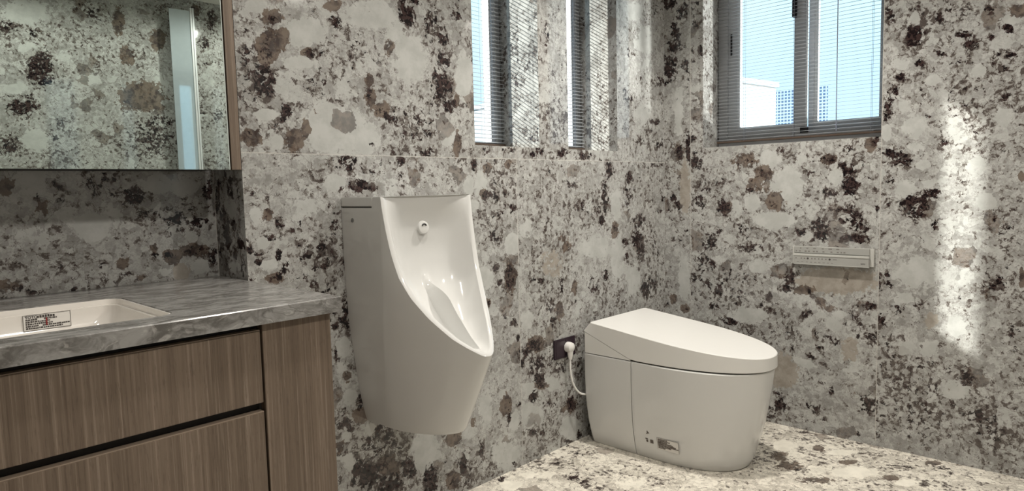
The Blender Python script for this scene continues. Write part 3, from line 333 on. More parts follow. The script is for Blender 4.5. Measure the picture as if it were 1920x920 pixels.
def figures(txt):
    return [tuple(float(q) for q in r.split(',')) for r in txt.split('|')] if txt else []
def steps(lo, hi, fixed, ds):
    """breakpoints from lo to hi holding every fixed value, about ds apart"""
    F = sorted({lo, hi, *[f for f in fixed if lo < f < hi]}); out = [lo]
    for a, b in zip(F, F[1:]):
        n = max(1, int(round((b-a)/ds))); out += [a+(b-a)*(k+1)/n for k in range(n)]
    return out
def slab_wall(name, place, us, vs, holes, mat, fig='', usplits=(), vsplits=(), extra=None, kind='structure', tile0=0):
    """grid wall with openings; place(u, v) -> xyz; the figure goes into vertex attributes"""
    us, vs = np.array(us), np.array(vs); nu, nv = len(us), len(vs)
    UU, VV = np.meshgrid(us, vs, indexing='ij')
    verts = [place(u, v) for u, v in zip(UU.ravel(), VV.ravel())]
    faces, tiles = [], []
    for i in range(nu-1):
        uc = (us[i]+us[i+1])/2; ti = sum(uc > s for s in usplits)
        for j in range(nv-1):
            vc = (vs[j]+vs[j+1])/2
            if any(a < uc < b and c < vc < d for a, b, c, d in holes): continue
            faces.append((i*nv+j, (i+1)*nv+j, (i+1)*nv+j+1, i*nv+j+1)); tiles.append(tile0 + ti + 4*sum(vc > s for s in vsplits))
    n0 = len(verts)
    for quad in (extra or []):
        k = len(verts); verts += list(quad); faces.append((k, k+1, k+2, k+3)); tiles.append(tile0 + 9)
    me = bpy.data.meshes.new(name); me.from_pydata(verts, [], faces); me.update()
    val = np.zeros((4, len(verts)))
    for kd, st, cu, cv, a, b, c, d in figures(fig):
        cu, cv, a, b, c, d = [q/1000 for q in (cu, cv, a, b, c, d)]
        det = a*d - b*c
        if abs(det) < 1e-9: continue
        x, y = UU-cu, VV-cv
        p = (d*x - c*y)/det; q = (-b*x + a*y)/det; rr = np.sqrt(p*p+q*q)
        # pebble-like falloff: full inside, gone at about 1.35 radii
        f = np.clip((1.75-rr)/1.35, 0, 1); f = f*f*(3-2*f)*st
        ti = sum(cu > s for s in usplits); tj = sum(cv > s for s in vsplits)
        ub = [-9, *usplits, 9]; vb = [-9, *vsplits, 9]
        f *= (UU >= ub[ti]-1e-6)*(UU <= ub[ti+1]+1e-6)*(VV >= vb[tj]-1e-6)*(VV <= vb[tj+1]+1e-6)
        k = int(kd); val[k, :n0] = np.maximum(val[k, :n0], f.ravel())
    for nm, arr in zip(('dark', 'brown', 'pale', 'taupe'), val):
        me.attributes.new(nm, 'FLOAT', 'POINT').data.foreach_set('value', arr.astype(np.float32))
    me.attributes.new('tile', 'FLOAT', 'FACE').data.foreach_set('value', np.array(tiles, np.float32))
    return link(name, me, mat, None, kind)

WZ0, WZ1 = 1.246, 2.33                          # window sill and head, urinal wall
A1, A2, AY = (1.657, 2.008), (2.189, 2.543), 1.965
B0, B1, BZ0, BX = 0.775, 1.541, 1.260, 3.125
def reveal_y(x0, x1, z0, z1, y0, y1):
    return [[(x1, y0, z0), (x1, y1, z0), (x1, y1, z1), (x1, y0, z1)], [(x0, y0, z0), (x0, y1, z0), (x0, y1, z1), (x0, y0, z1)],
            [(x0, y0, z0), (x1, y0, z0), (x1, y1, z0), (x0, y1, z0)], [(x0, y0, z1), (x1, y0, z1), (x1, y1, z1), (x0, y1, z1)]]
def reveal_x(y0, y1, z0, z1, x0, x1):
    return [[(x0, y1, z0), (x1, y1, z0), (x1, y1, z1), (x0, y1, z1)], [(x0, y0, z0), (x1, y0, z0), (x1, y0, z1), (x0, y0, z1)],
            [(x0, y0, z0), (x0, y1, z0), (x1, y1, z0), (x1, y0, z0)], [(x0, y0, z1), (x0, y1, z1), (x1, y1, z1), (x1, y0, z1)]]
slab_wall('wall_back', lambda u, v: (u, D, v), steps(XN, U, [*A1, *A2, 1.869], 0.0095), steps(0, H, [WZ0, WZ1, SEAM], 0.0095),
          [(*A1, WZ0, WZ1), (*A2, WZ0, WZ1)], M_BACK, FIG_BACK, (1.869,), (SEAM,),
          reveal_y(*A1, WZ0, WZ1, D, AY+0.05) + reveal_y(*A2, WZ0, WZ1, D, AY+0.05))
slab_wall('wall_right', lambda u, v: (U, u, v), steps(YF, D, [B0, B1, 1.605, 0.773, 0.2], 0.0095 if False else 0.0105), steps(0, H, [BZ0, WZ1], 0.0105),
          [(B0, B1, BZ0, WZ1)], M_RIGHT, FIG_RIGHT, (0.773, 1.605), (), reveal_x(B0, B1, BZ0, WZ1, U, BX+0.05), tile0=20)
slab_wall('wall_niche', lambda u, v: (u, YN, v), steps(XL, XN, [], 0.012), steps(0, H, [], 0.012), [], M_NICHE, FIG_NICHE, (), (), tile0=40)
slab_wall('wall_niche_side', lambda u, v: (XN, u, v), steps(D, YN, [], 0.009), steps(0, H, [], 0.0095), [], M_STONE, FIG_SIDE, (), (), tile0=50)
slab_wall('wall_front', lambda u, v: (u, YF, v), steps(XL, U, [], 0.02), steps(0, H, [], 0.02), [], M_STONE, FIG_FRONT, (), (), tile0=60)
slab_wall('wall_left', lambda u, v: (XL, u, v), steps(YF, YN, [], 0.2), steps(0, H, [], 0.2), [], M_WOOD, '', (), (), tile0=80)
slab_wall('floor', lambda u, v: (u, v, 0), steps(XL, U, [], 0.014), steps(YF, YN, [D], 0.014), [], M_FLOOR, FIG_FLOOR, (), (), tile0=100)
box('ceiling', (XL, YF, H), (U, YN, H+0.1), M_CEIL, None, 0, 'structure')

# ------------------------------------------------------------------ windows
def bars(L, ax):
    """(a0, a1, z0, z1, d0, d1): a along the wall, d in depth"""
    return [((a0, d0, z0), (a1, d1, z1)) if ax == 'x' else ((d0, a0, z0), (d1, a1, z1)) for a0, a1, z0, z1, d0, d1 in L]
def window(name, ax, a0, a1, z0, z1, d, parts):
    w = bpy.data.objects.new(name, None); COL.objects.link(w); w['kind'] = 'structure'; w.empty_display_size = 0.05
    w.location = ((a0+a1)/2, d, z0) if ax == 'x' else (d, (a0+a1)/2, z0)
    for nm, mat, L, bev in parts:
        boxes(nm, bars(L, ax), mat, w, bev)
    return w
def blind(label, ax, a0, a1, z0, z1, d, cords, wand=None, rail_mat=None, tilt=0.10):
    c = ((a0+a1)/2, d, z1) if ax == 'x' else (d, (a0+a1)/2, z1)
    t = thing('venetian_blind', label, 'blind', c, 'venetian blinds in the window recesses')
    sw = 0.0072                                 # half slat width
    bm = bmesh.new(); z = z0 + 0.016; k = 0
    while z < z1 - 0.03:
        prof = [(-sw, -tilt*sw), (0, 0.0009), (sw, tilt*sw)]
        up, dn = [], []
        for dy, dz in prof:
            for lst, off in ((up, 0.00022), (dn, -0.00022)):
                lst.append([bm.verts.new(((a, d+dy, z+dz+off) if ax == 'x' else (d+dy, a, z+dz+off))) for a in (a0, a1)])
        for q in (0, 1):
            bm.faces.new((up[q][0], up[q][1], up[q+1][1], up[q+1][0])); bm.faces.new((dn[q][0], dn[q+1][0], dn[q+1][1], dn[q][1]))
        bm.faces.new((up[0][0], dn[0][0], dn[0][1], up[0][1])); bm.faces.new((up[2][0], up[2][1], dn[2][1], dn[2][0]))
        z += 0.0158; k += 1
    link('slats', from_bm(bm, 'slats'), M_SLAT, t)
    boxes('bottom_rail', bars([(a0, a1, z0, z0+0.009, d-0.009, d+0.009)], ax), rail_mat or M_SLAT, t, 0.0015)
    boxes('head_rail', bars([(a0, a1, z1-0.028, z1, d-0.013, d+0.013)], ax), M_SLAT, t, 0.002)
    for a in cords:
        for s in (-1, 1):
            p = lambda z: (a, d+s*0.0085, z) if ax == 'x' else (d+s*0.0085, a, z)
            tube('ladder_cord', [p(z0+0.004), p(z1-0.01)], 0.0006, M_CORD, t, 5)
    if wand:
        p = lambda z: (wand, d-0.012, z) if ax == 'x' else (d-0.012, wand, z)
        tube('tilt_wand', [p(z0+0.02), p((z0+z1)/2), p(z1-0.015)], 0.0022, M_CORD, t, 6)
    return t

e = 0.001
def wa(name, a0, a1, muls, zb=WZ0):
    d0, d1 = AY-0.012, AY+0.045
    L = [(a0+e, a0+0.045, zb+e, WZ1-e, d0, d1), (a1-0.046, a1-e, zb+e, WZ1-e, d0, d1), (a0+0.045, a1-0.046, zb+e, zb+0.034, d0, d1), (a0+0.045, a1-0.046, WZ1-0.04, WZ1-e, d0, d1)]
    L += [(m0, m1, zb+0.034, WZ1-0.04, d0+0.004, d1-0.004) for m0, m1 in muls]
    bd = [(a1-0.054, a1-0.046, zb+0.034, WZ1-0.04, d0+0.008, d1-0.02), (a1-0.034, a1-0.026, zb+0.01, WZ1-0.01, d0-0.003, d0+0.001)]
    gl = [(a0+0.045, a1-0.046, zb+0.034, WZ1-0.04, AY+0.018, AY+0.020)]
    return window(name, 'x', a0, a1, zb, WZ1, AY, [('frame', M_ALU, L, 0.0015), ('glazing_bead', M_BEAD, bd, 0), ('pane', M_GLASS, gl, 0)])
wa('window_1', *A1, []); wa('window_2', *A2, [(2.234, 2.375)])  # window_2: wide unseen mullion added to keep sunlight out of the room
blind('fine slatted blind in the left slim window above the urinal', 'x', A1[0]+0.004, A1[1]-0.004, 1.262, WZ1-0.004, 1.937, (1.72, 1.885), None, M_RAIL, 0.42)
blind('fine slatted blind in the right slim window of the urinal wall', 'x', A2[0]+0.004, A2[1]-0.004, 1.262, WZ1-0.004, 1.937, (2.26, 2.47), None, M_RAIL, 0.42)

d0, d1 = BX-0.018, BX+0.045
zs, zt = BZ0, WZ1
frameL = [(1.493, B1-e, zs+e, zt-e, d0, d1), (B0+e, 0.800, zs+e, zt-e, d0, d1), (0.800, 1.493, zs+e, zs+0.052, d0, d1), (0.800, 1.493, zt-0.04, zt-e, d0, d1)]
left = [(1.446, 1.493, zs+0.052, zt-0.04, d0+0.004, d0+0.030), (1.126, 1.180, zs+0.052, zt-0.04, d0+0.004, d0+0.030), (1.180, 1.446, zs+0.052, zs+0.088, d0+0.004, d0+0.030), (1.180, 1.446, zt-0.085, zt-0.04, d0+0.004, d0+0.030)]
right = [(1.100, 1.126, zs+0.052, zt-0.04, d0+0.034, d0+0.056), (0.800, 0.826, zs+0.052, zt-0.04, d0+0.034, d0+0.056), (0.826, 1.100, zs+0.052, zs+0.092, d0+0.034, d0+0.056), (0.826, 1.100, zt-0.085, zt-0.04, d0+0.034, d0+0.056)]
bead = [(1.434, 1.446, zs+0.088, zt-0.085, d0+0.006, d0+0.028), (1.180, 1.434, zs+0.084, zs+0.094, d0+0.006, d0+0.028), (1.118, 1.124, zs+0.052, zt-0.04, d0-0.002, d0+0.004),
        (1.086, 1.100, zs+0.092, zt-0.085, d0+0.036, d0+0.054), (0.826, 0.836, zs+0.092, zt-0.085, d0+0.036, d0+0.054), (0.836, 1.086, zs+0.088, zs+0.096, d0+0.036, d0+0.054)]
w3 = window('window_3', 'y', B0, B1, zs, zt, BX, [
    ('frame', M_ALU, frameL, 0.0015), ('left_sash', M_ALU, left, 0.0015), ('right_sash', M_ALU, right, 0.0015), ('glazing_bead', M_BEAD, bead, 0),
    ('pane', M_GLASS, [(1.180, 1.434, zs+0.094, zt-0.085, d0+0.016, d0+0.018)], 0), ('pane', M_GLASS, [(0.836, 1.086, zs+0.096, zt-0.085, d0+0.044, d0+0.046)], 0),
    ('sash_pull', M_BLACK, [(1.472, 1.480, 1.70, 1.80, d0+0.001, d0+0.0045)], 0), ('sash_latch', M_BLACK, [(1.166, 1.186, 1.82, 1.90, d0-0.012, d0+0.004)], 0.003),
    ('corner_block', M_BLACK, [(1.112, 1.148, zs+0.048, zs+0.074, d0-0.003, d0+0.004)], 0.001)])
blind('fine slatted blind drawn down over the wide sliding window', 'y', B0+0.004, B1-0.004, 1.283, WZ1-0.004, BX-0.036, (1.40, 1.17, 0.85), 0.985, M_RAIL)

# ------------------------------------------------------------------ outside
def outside():
    nb = thing('neighbouring_building', 'white rendered building wall seen through the left pane', 'building', (9.0, 3.646, -6))
    rot = Matrix.Translation((9.0, 3.646, 0)) @ Matrix.Rotation(math.atan2(0.124, -0.85), 4, 'Z')
    for nm, lo, hi, mat in (('facade', (0, -5, -6), (2.2, 0, 2.34), M_RENDER), ('coping', (-0.03, -5.03, 2.352), (2.23, 0.03, 2.42), M_RENDER), ('shadow_joint', (0.01, -4.99, 2.34), (2.19, -0.012, 2.352), M_GREYINK)):
        bm = bmesh.new(); add_box(bm, lo, hi); bmesh.ops.transform(bm, matrix=rot, verts=bm.verts); link(nm, from_bm(bm, nm), mat, nb)
    tw = thing('office_tower', 'distant pale blue tower with a grid of windows', 'building', (63, 22.4, -30))
    def prism(name, plan, z0, z1, mat):
        bm = bmesh.new(); lo = [bm.verts.new((x, y, z0)) for x, y in plan]; hi = [bm.verts.new((x, y, z1)) for x, y in plan]; n = len(plan)
        bm.faces.new(lo); bm.faces.new(hi[::-1])
        for k in range(n): bm.faces.new((lo[k], lo[(k+1) % n], hi[(k+1) % n], hi[k]))
        link(name, from_bm(bm, name), mat, tw)
    prism('window_front', [(60, 19.9), (60, 26), (60.3, 26.1), (60.3, 20.0)], -30, 9.2, M_TWIN)
    prism('tower_body', [(60.3, 20.05), (60.3, 26.05), (66, 28.5), (66, 22.6)], -30, 9.1, M_TOWER)
outside()

# ------------------------------------------------------------------ vanity
def vanity():
    v = thing('vanity_cabinet', 'brown striped wood vanity cabinet with handleless drawers', 'cabinet', (0.1, 1.60, 0))
    xl, yf = -0.80, 1.299
    boxes('carcass', [((xl, yf+0.022, 0.09), (0.774, YN-0.004, 0.735)), ((xl, yf+0.06, 0.0), (0.774, YN-0.004, 0.09)), ((xl, yf+0.022, 0.735), (0.774, 1.352, 0.822)), ((0.486, 1.352, 0.735), (0.774, YN-0.004, 0.822)), ((xl, 1.72, 0.735), (0.486, YN-0.004, 0.822))], M_DARK, v)
    box('side_panel', (0.620, yf, 0.0), (0.776, yf+0.022, 0.8255), M_WOOD, v, 0.0008)
    box('end_panel', (0.774, yf+0.0005, 0.0), (0.7765, YN-0.004, 0.8255), M_WOOD, v)
    for nm, z0, z1, bw in (('drawer', 0.662, 0.811, 0), ('drawer', 0.05, 0.642, 0)):
        dr = box(nm, (xl+0.002, yf, z0), (0.615, yf+0.021, z1), M_WOOD, v, 0.0009)
        boxes('lip_highlight', [((xl+0.002, yf+0.001, z1-0.0005), (0.615, yf+0.020, z1+0.0016))], M_EDGEWOOD, dr)  # pale strip paints the highlight along the drawer's top edge
M_EDGEWOOD = simple('pale_edge_and_highlight', (0.30, 0.235, 0.18), 0.5)  # real edge tone on the mirror door, painted highlight on drawer lips
vanity()

def countertop():
    x0, x1, y0, y1, z0, z1 = -0.82, 0.796, 1.281, YN-0.002, 0.826, 0.860
    hx0, hx1, hy0, hy1, r = -0.22, 0.478, 1.360, 1.712, 0.03
    bm = bmesh.new()
    def hole(z, g=0.0):
        pts = []
        for cx, cy, a0 in ((hx1-r, hy1-r, 0), (hx0+r, hy1-r, 90), (hx0+r, hy0+r, 180), (hx1-r, hy0+r, 270)):
            for k in range(6):
                a = R(a0+90*k/5); pts.append((cx+(r+g)*math.cos(a), cy+(r+g)*math.sin(a), z))
        return pts
    def outer(z, g=0.0):
        pts = []
        for (cx, cy) in ((x1-g, y1), (x0, y1), (x0, y0+g), (x1-g, y0+g)): pts += [(cx, cy, z)]*6
        return pts
    n = 24
    Lo = [outer(z0), outer(z1-0.0022), outer(z1, 0.0022)]; Li = [hole(z1, 0.0015), hole(z1-0.0015), hole(z0)]
    loops = Lo + Li + [Lo[0]]
    V = [[bm.verts.new(p) for p in L] for L in loops[:-1]]; V.append(V[0])
    for A, B in zip(V, V[1:]):
        for k in range(n):
            vs = [A[k], A[(k+1) % n], B[(k+1) % n], B[k]]
            try: bm.faces.new(vs)
            except ValueError: pass
    bmesh.ops.remove_doubles(bm, verts=bm.verts, dist=1e-6)
    c = link('countertop', from_bm(bm, 'countertop'), M_TOP, None, None, 30)
    tag(c, 'grey streaked stone worktop on the wooden vanity cabinet', 'countertop')
    # basin: pale cut-edge band, steep lip, then a dished floor
    b = thing('wash_basin', 'cream white rectangular basin set into the grey worktop', 'basin', (0.13, 1.56, 0.74))
    def rr(x0, x1, y0, y1, r, z):
        pts = []
        for cx, cy, a0 in ((x1-r, y1-r, 0), (x0+r, y1-r, 90), (x0+r, y0+r, 180), (x1-r, y0+r, 270)):
            for k in range(8):
                a = R(a0+90*k/7); pts.append((cx+r*math.cos(a), cy+r*math.sin(a), z))
        return pts
    g = 0.001
    def ring(o, z, rad): return rr(hx0+o, hx1-o, hy0+o, hy1-o, rad, z)
    L = [ring(0.0012, 0.8462, r), ring(0.013, 0.8462, 0.027), ring(0.0135, 0.834, 0.027),
         rr(hx0+0.018, hx1-0.024, hy0+0.018, hy1-0.0140, 0.032, 0.8085), rr(hx0+0.03, hx1-0.045, hy0+0.022, hy1-0.035, 0.04, 0.788), rr(hx0+0.05, hx1-0.075, hy0+0.03, hy1-0.075, 0.05, 0.770), rr(hx0+0.08, hx1-0.11, hy0+0.05, hy1-0.10, 0.05, 0.757),
         rr(hx0+0.16, hx1-0.2, hy0+0.10, hy1-0.13, 0.04, 0.750)]
    loft('bowl', L, M_BASIN, b, False, True, True, 50)
    loft('rim', [ring(0.0010, 0.8455, r), ring(0.0010, 0.8585, r), ring(0.0040, 0.8585, 0.028), ring(0.0062, 0.8470, 0.027), ring(0.0062, 0.8462, 0.027)], M_BASIN, b, False, False, True, 60)  # cream band stands in for the worktop's lit cut edge
    # sticker on the steep back of the bowl
    yw = hy1-0.0150
    st = boxes('sticker', [((0.293, yw-0.0003, 0.8115), (0.379, yw+0.0003, 0.8455))], M_FILM, b)
    st['label'] = 'clear product sticker with dark print'
    y0 = yw-0.0006
    t_ = 0.0011
    boxes('sticker_border', [((0.293, y0-0.0002, 0.8115), (0.293+t_, y0+0.0002, 0.8455)), ((0.379-t_, y0-0.0002, 0.8115), (0.379, y0+0.0002, 0.8455)),
                             ((0.293, y0-0.0002, 0.8455-t_), (0.379, y0+0.0002, 0.8455)), ((0.293, y0-0.0002, 0.8115), (0.379, y0+0.0002, 0.8115+t_))], M_GREYINK, st)
    text('sticker_heading', 'TOTO', 0.0078, (0.297, y0, 0.8378), (1, 0, 0), (0, 0, 1), M_INK, st, 0.00022)
    rnd = random.Random(3); L = []
    for k in range(7): L.append(((0.318+k*0.0047, y0-0.0002, 0.8376), (0.318+k*0.0047+0.0036, y0+0.0002, 0.8376+rnd.uniform(0.0045, 0.006))))
    for row in range(5):
        z = 0.8335 - row*0.0046; x = 0.2975
        end = (0.352, 0.338, 0.346, 0.374, 0.362)[row]
        while x < end:
            w = rnd.uniform(0.0016, 0.0042)
            if not (0.318 < x < 0.3265 and row in (0, 3)): L.append(((x, y0-0.0002, z), (x+w, y0+0.0002, z+rnd.uniform(0.0024, 0.0036))))
            x += w+rnd.uniform(0.0004, 0.0012)
    boxes('sticker_print', L, M_INK, st)
    boxes('sticker_red_mark', [((0.3335, y0-0.0005, 0.820), (0.3358, y0, 0.8368))], M_REDINK, st)
countertop()

def mirror_cabinet():
    m = thing('mirror_cabinet', 'wall mounted mirror cabinet above the vanity worktop', 'cabinet', (0.0, 1.83, 1.154))
    x0, x1 = -0.80, 0.760
    box('carcass', (x0, 1.742, 1.156), (0.757, YN-0.003, 2.30), M_DARK, m)
    dr = box('mirror_door', (x0, 1.7245, 1.154), (x1-0.0012, 1.741, 2.30), M_EDGEWOOD, m)
    box('mirror_glass', (x0, 1.720, 1.153), (x1-0.0018, 1.7243, 2.30), M_MIRROR, dr)
    boxes('glass_edge', [((x1-0.0017, 1.7195, 1.153), (x1, 1.7243, 2.30))], M_EDGE, dr)
    box('filler_panel', (0.7765, 1.7475, 1.154), (0.8022, 1.77, 2.32), M_WOOD, m, 0.0006)
mirror_cabinet()

# ------------------------------------------------------------------ urinal
def urinal():
    xc = 1.270
    u = thing('urinal', 'white ceramic wall hung urinal on the speckled stone wall', 'urinal', (xc, D, 0.379))
    ZB, ZT, yb = 0.379, 1.073, D-0.001
    def lerp(a, b, t): return a+(b-a)*t
    def interp(tab, z):
        for (z0, a), (z1, b) in zip(tab, tab[1:]):
            if z <= z1:
                t = (z-z0)/(z1-z0); return lerp(a, b, max(0, min(1, t)))
        return tab[-1][1]
    def smoothtab(tab, z, h=0.02): return (interp(tab, z-h)+interp(tab, z)*2+interp(tab, z+h))/4
    HW = [(0.33, 0.108), (0.379, 0.114), (0.451, 0.130), (0.547, 0.144), (0.70, 0.162), (0.85, 0.169), (1.073, 0.171), (1.2, 0.171)]
    FR = [(0.33, 1.455), (0.379, 1.432), (0.634, 1.294), (0.80, 1.268), (1.1, 1.260)]        # front of the virtual full body
    RIM = [(1.25, 0.594), (1.31, 0.630), (1.37, 0.678), (1.425, 0.737), (1.466, 0.790), (1.499, 0.848), (1.520, 0.915), (1.534, 0.980), (1.543, 1.035), (1.548, 1.073), (1.552, 1.11)]   # y -> z of the cut
    def rimz(y): return min(ZT, interp(RIM, y))
    def plan(s, z, inset=0.0):
        """s 0..1 from left back round the front to right back"""
        hw = smoothtab(HW, z)-inset; yf = smoothtab(FR, z)+inset; ys = min(yb-0.06, yf + lerp(0.20, 0.29, max(0, min(1, (z-ZB)/0.26))))
        a = s*2-1; sg = -1 if a < 0 else 1; t = 1-abs(a)         # t: 0 at the back, 1 at front centre
        ts = 0.36
        if t < ts: return xc+sg*hw, lerp(yb, ys, t/ts)
        k = (t-ts)/(1-ts)*math.pi/2; ex = lerp(1.75, 1.36, max(0, min(1, (z-ZB)/0.26))); n = 2.0/ex
        dx = hw*abs(math.cos(k))**n; y = ys-(ys-yf)*abs(math.sin(k))**n
        xr = 0.026                                               # rounded nose
        if dx < xr:
            cut = lambda x: ys-(ys-yf)*(1-(x/hw)**ex)**(1/ex)
            m = (cut(xr+0.002)-cut(xr))/0.002
            y = cut(xr) - m*xr/2*(1-(dx/xr)**2)
        return xc+sg*dx, y
    def column_top(s, inset=0.0):
        lo, hi = ZB, ZT
        x, y = plan(s, ZT, inset)
        if rimz(y) >= ZT-1e-6: return ZT
        for _ in range(40):
            z = (lo+hi)/2; x, y = plan(s, z, inset)
            if rimz(y) > z: lo = z
            else: hi = z
        return (lo+hi)/2
    ycap = 1.584
    sa = [k/160 for k in range(161)]
    S = []
    NZ = 30
    bm = bmesh.new(); rim_pts = []
    cols = []
    for s in sa:
        zt = column_top(s); y_top = plan(s, zt)[1]
        cap = y_top > ycap
        if cap: zt = 1.0425
        col = []
        for j in range(NZ+1):
            z = lerp(ZB, zt, j/NZ); x, y = plan(s, z)
            if j == 0: x = xc+(x-xc)*0.985; y += 0.003 if y < yb-0.01 else 0
            col.append(bm.verts.new((x, y, z)))
        cols.append(col); rim_pts.append((s, zt, cap))
    for A, B, ra, rb in zip(cols, cols[1:], rim_pts, rim_pts[1:]):
        for j in range(NZ): bm.faces.new((A[j], B[j], B[j+1], A[j+1]))
    bm.faces.new([c[0] for c in cols])
    # open rim: from the first column in front of the cap on the left to the one on the right
    idx = [i for i, r_ in enumerate(rim_pts) if not r_[2]]
    i0, i1 = idx[0], idx[-1]; mid = 80; half = mid - i0
    T = 0.016                                                     # rim thickness
    def outerp(i): return Vector(cols[i][-1].co)
    # rim runs along i0..i1 ; inner rim inset towards the axis, and down the cut
    def inner(i):
        s = sa[i]; z = column_top(s, T); x, y = plan(s, z, T)
        return Vector((x, y, z))
    # the section where the top is flat (between cap line and the front edge) is a strip of its own
    j0 = next(i for i in idx if rim_pts[i][1] < ZT-1e-4); half2 = mid-j0
    # flat shoulder between the cap line and the cut, plus the riser behind it
    yfr = 1.5475
    hw = smoothtab(HW, ZT)
    vs = [(xc-hw, ycap, ZT), (xc-hw, yfr+0.001, ZT), (xc+hw, yfr+0.001, ZT), (xc+hw, ycap, ZT)]
    q = [bm.verts.new(p) for p in vs]; bm.faces.new(q)
    lowv = [bm.verts.new((p[0], p[1], 1.03)) for p in (vs[0], vs[3])]
    bm.faces.new((q[0], lowv[0], lowv[1], q[3]))
    bm.faces.new([bm.verts.new(p) for p in ((xc-hw, ycap, 1.0425), (xc+hw, ycap, 1.0425), (xc+hw, yb, 1.0425), (xc-hw, yb, 1.0425))])
    # rolled rim and bowl interior
    NA, NP = 44, half2
    def row(k, ins, push, lift):                                  # one left/right pair at rim index
        return None
    bowl = []; ZLIP = cols[mid][-1].co.z
    for k in range(-1, NP+1):
        iL, iR = j0+max(k, 0), 160-(j0+max(k, 0))
        p = max(k, 0)/NP
        oL, oR = outerp(iL), outerp(iR); nL, nR = inner(iL), inner(iR)
        if p < 0.4:                                              # near the top the rim only steps sideways
            w_ = 1-p/0.4
            nL = nL.lerp(oL+Vector((T, 0.001, 0)), w_); nR = nR.lerp(oR+Vector((-T, 0.001, 0)), w_)
        if k == -1:
            oL = Vector((xc-hw, yfr, ZT)); oR = Vector((xc+hw, yfr, ZT))
            nL = Vector((xc-hw+T, yfr+0.003, ZT-0.0012)); nR = Vector((xc+hw-T, yfr+0.003, ZT-0.0012))
        # slope of the cut here
        dn = Vector((0, 0.80, -0.60)) if p > 0.35 else Vector((0, 1.0-0.2*p/0.35, -0.6*p/0.35)).normalized()
        zq = max(0.0, min(1.0, (ZT-oL.z)/(ZT-ZLIP)))
        dep = interp([(0, 0.003), (0.10, 0.022), (0.22, 0.044), (0.38, 0.063), (0.55, 0.074), (0.80, 0.066), (0.93, 0.040), (1.0, 0.0)], zq)
        w = []
        lift = 0.0018
        w.append(oL); w.append(oL.lerp(nL, 0.30)-dn*lift); w.append(oL.lerp(nL, 0.70)-dn*lift); w.append(nL)
        for a in range(1, NA):
            f = a/NA; c = 2*f-1
            prof = (1-abs(c)**4.0)
            d_ = dep*prof
            # central splash ridge
            rp = max(0.0, min(1.0, (zq-0.50)/0.20)); rp = rp*rp*(3-2*rp)
            d_ = lerp(d_, min(d_, 0.011), rp*max(0.0, 1-abs(c)/0.125)**1.05)
            w.append(nL.lerp(nR, f)+dn*d_)
        w.append(nR); w.append(oR.lerp(nR, 0.70)-dn*lift); w.append(oR.lerp(nR, 0.30)-dn*lift); w.append(oR)
        bowl.append([bm.verts.new(v) for v in w])
    for A, B in zip(bowl, bowl[1:]):
        for a in range(len(A)-1):
            try: bm.faces.new((A[a], A[a+1], B[a+1], B[a]))
            except ValueError: pass
    # close top edge: from flat shoulder to the first bowl row
    bm.faces.new([q[1], *bowl[0][:1]] + bowl[0][1:-1] + [bowl[0][-1], q[2]])
    bm.faces.new((cols[j0-1][-1], bowl[0][0], cols[j0][-1])); bm.faces.new((cols[160-j0+1][-1], cols[160-j0][-1], bowl[0][-1]))
    bmesh.ops.remove_doubles(bm, verts=bm.verts, dist=0.0004)
    body = link('body', from_bm(bm, 'body'), M_CER, u, None, 38)
    # service cap with a shadow joint
    hc = hw+0.0004
    cap = boxes('service_cap', [((xc-hc, ycap+0.0015, 1.0462), (xc+hc, yb, ZT+0.0002))], M_CER, u, 0.0022)
    boxes('cap_gap_shade', [((xc-hc+0.004, ycap+0.003, 1.040), (xc+hc-0.004, yb, 1.048))], M_GAP, cap)
    # fixing screw on the left flank
    x = xc-smoothtab(HW, 1.006)
    tube('fixing_screw', [(x-0.0012, 1.690, 1.006), (x+0.002, 1.690, 1.006)], 0.0065, M_CHROME, u, 20)
    # spreader nozzle
    def at(px, pz):
        best = None
        for v in body.data.vertices:
            if 1.45 < v.co.y < D-0.02:
                d = (v.co.x-px)**2+(v.co.z-pz)**2
                if best is None or d < best[0]: best = (d, v.co.y)
        return best[1]
    yz = at(xc, 0.978)
    n = Vector((0.0, -1, 0.05)).normalized(); c = Vector((xc, yz, 0.978))
    sp = tube('spreader', [c+n*-0.006, c+n*0.004, c+n*0.0075, c+n*0.0085], [0.0205, 0.0205, 0.0185, 0.0145], M_CER, u, 28)
    arc = [c+n*0.0088+Vector((0.0085*math.cos(R(a)), 0, 0.0085*math.sin(R(a))+0.0015)) for a in range(25, 156, 13)]
    tube('spray_slot', arc, 0.0021, M_BLACK, sp, 8)
    return body
urinal()

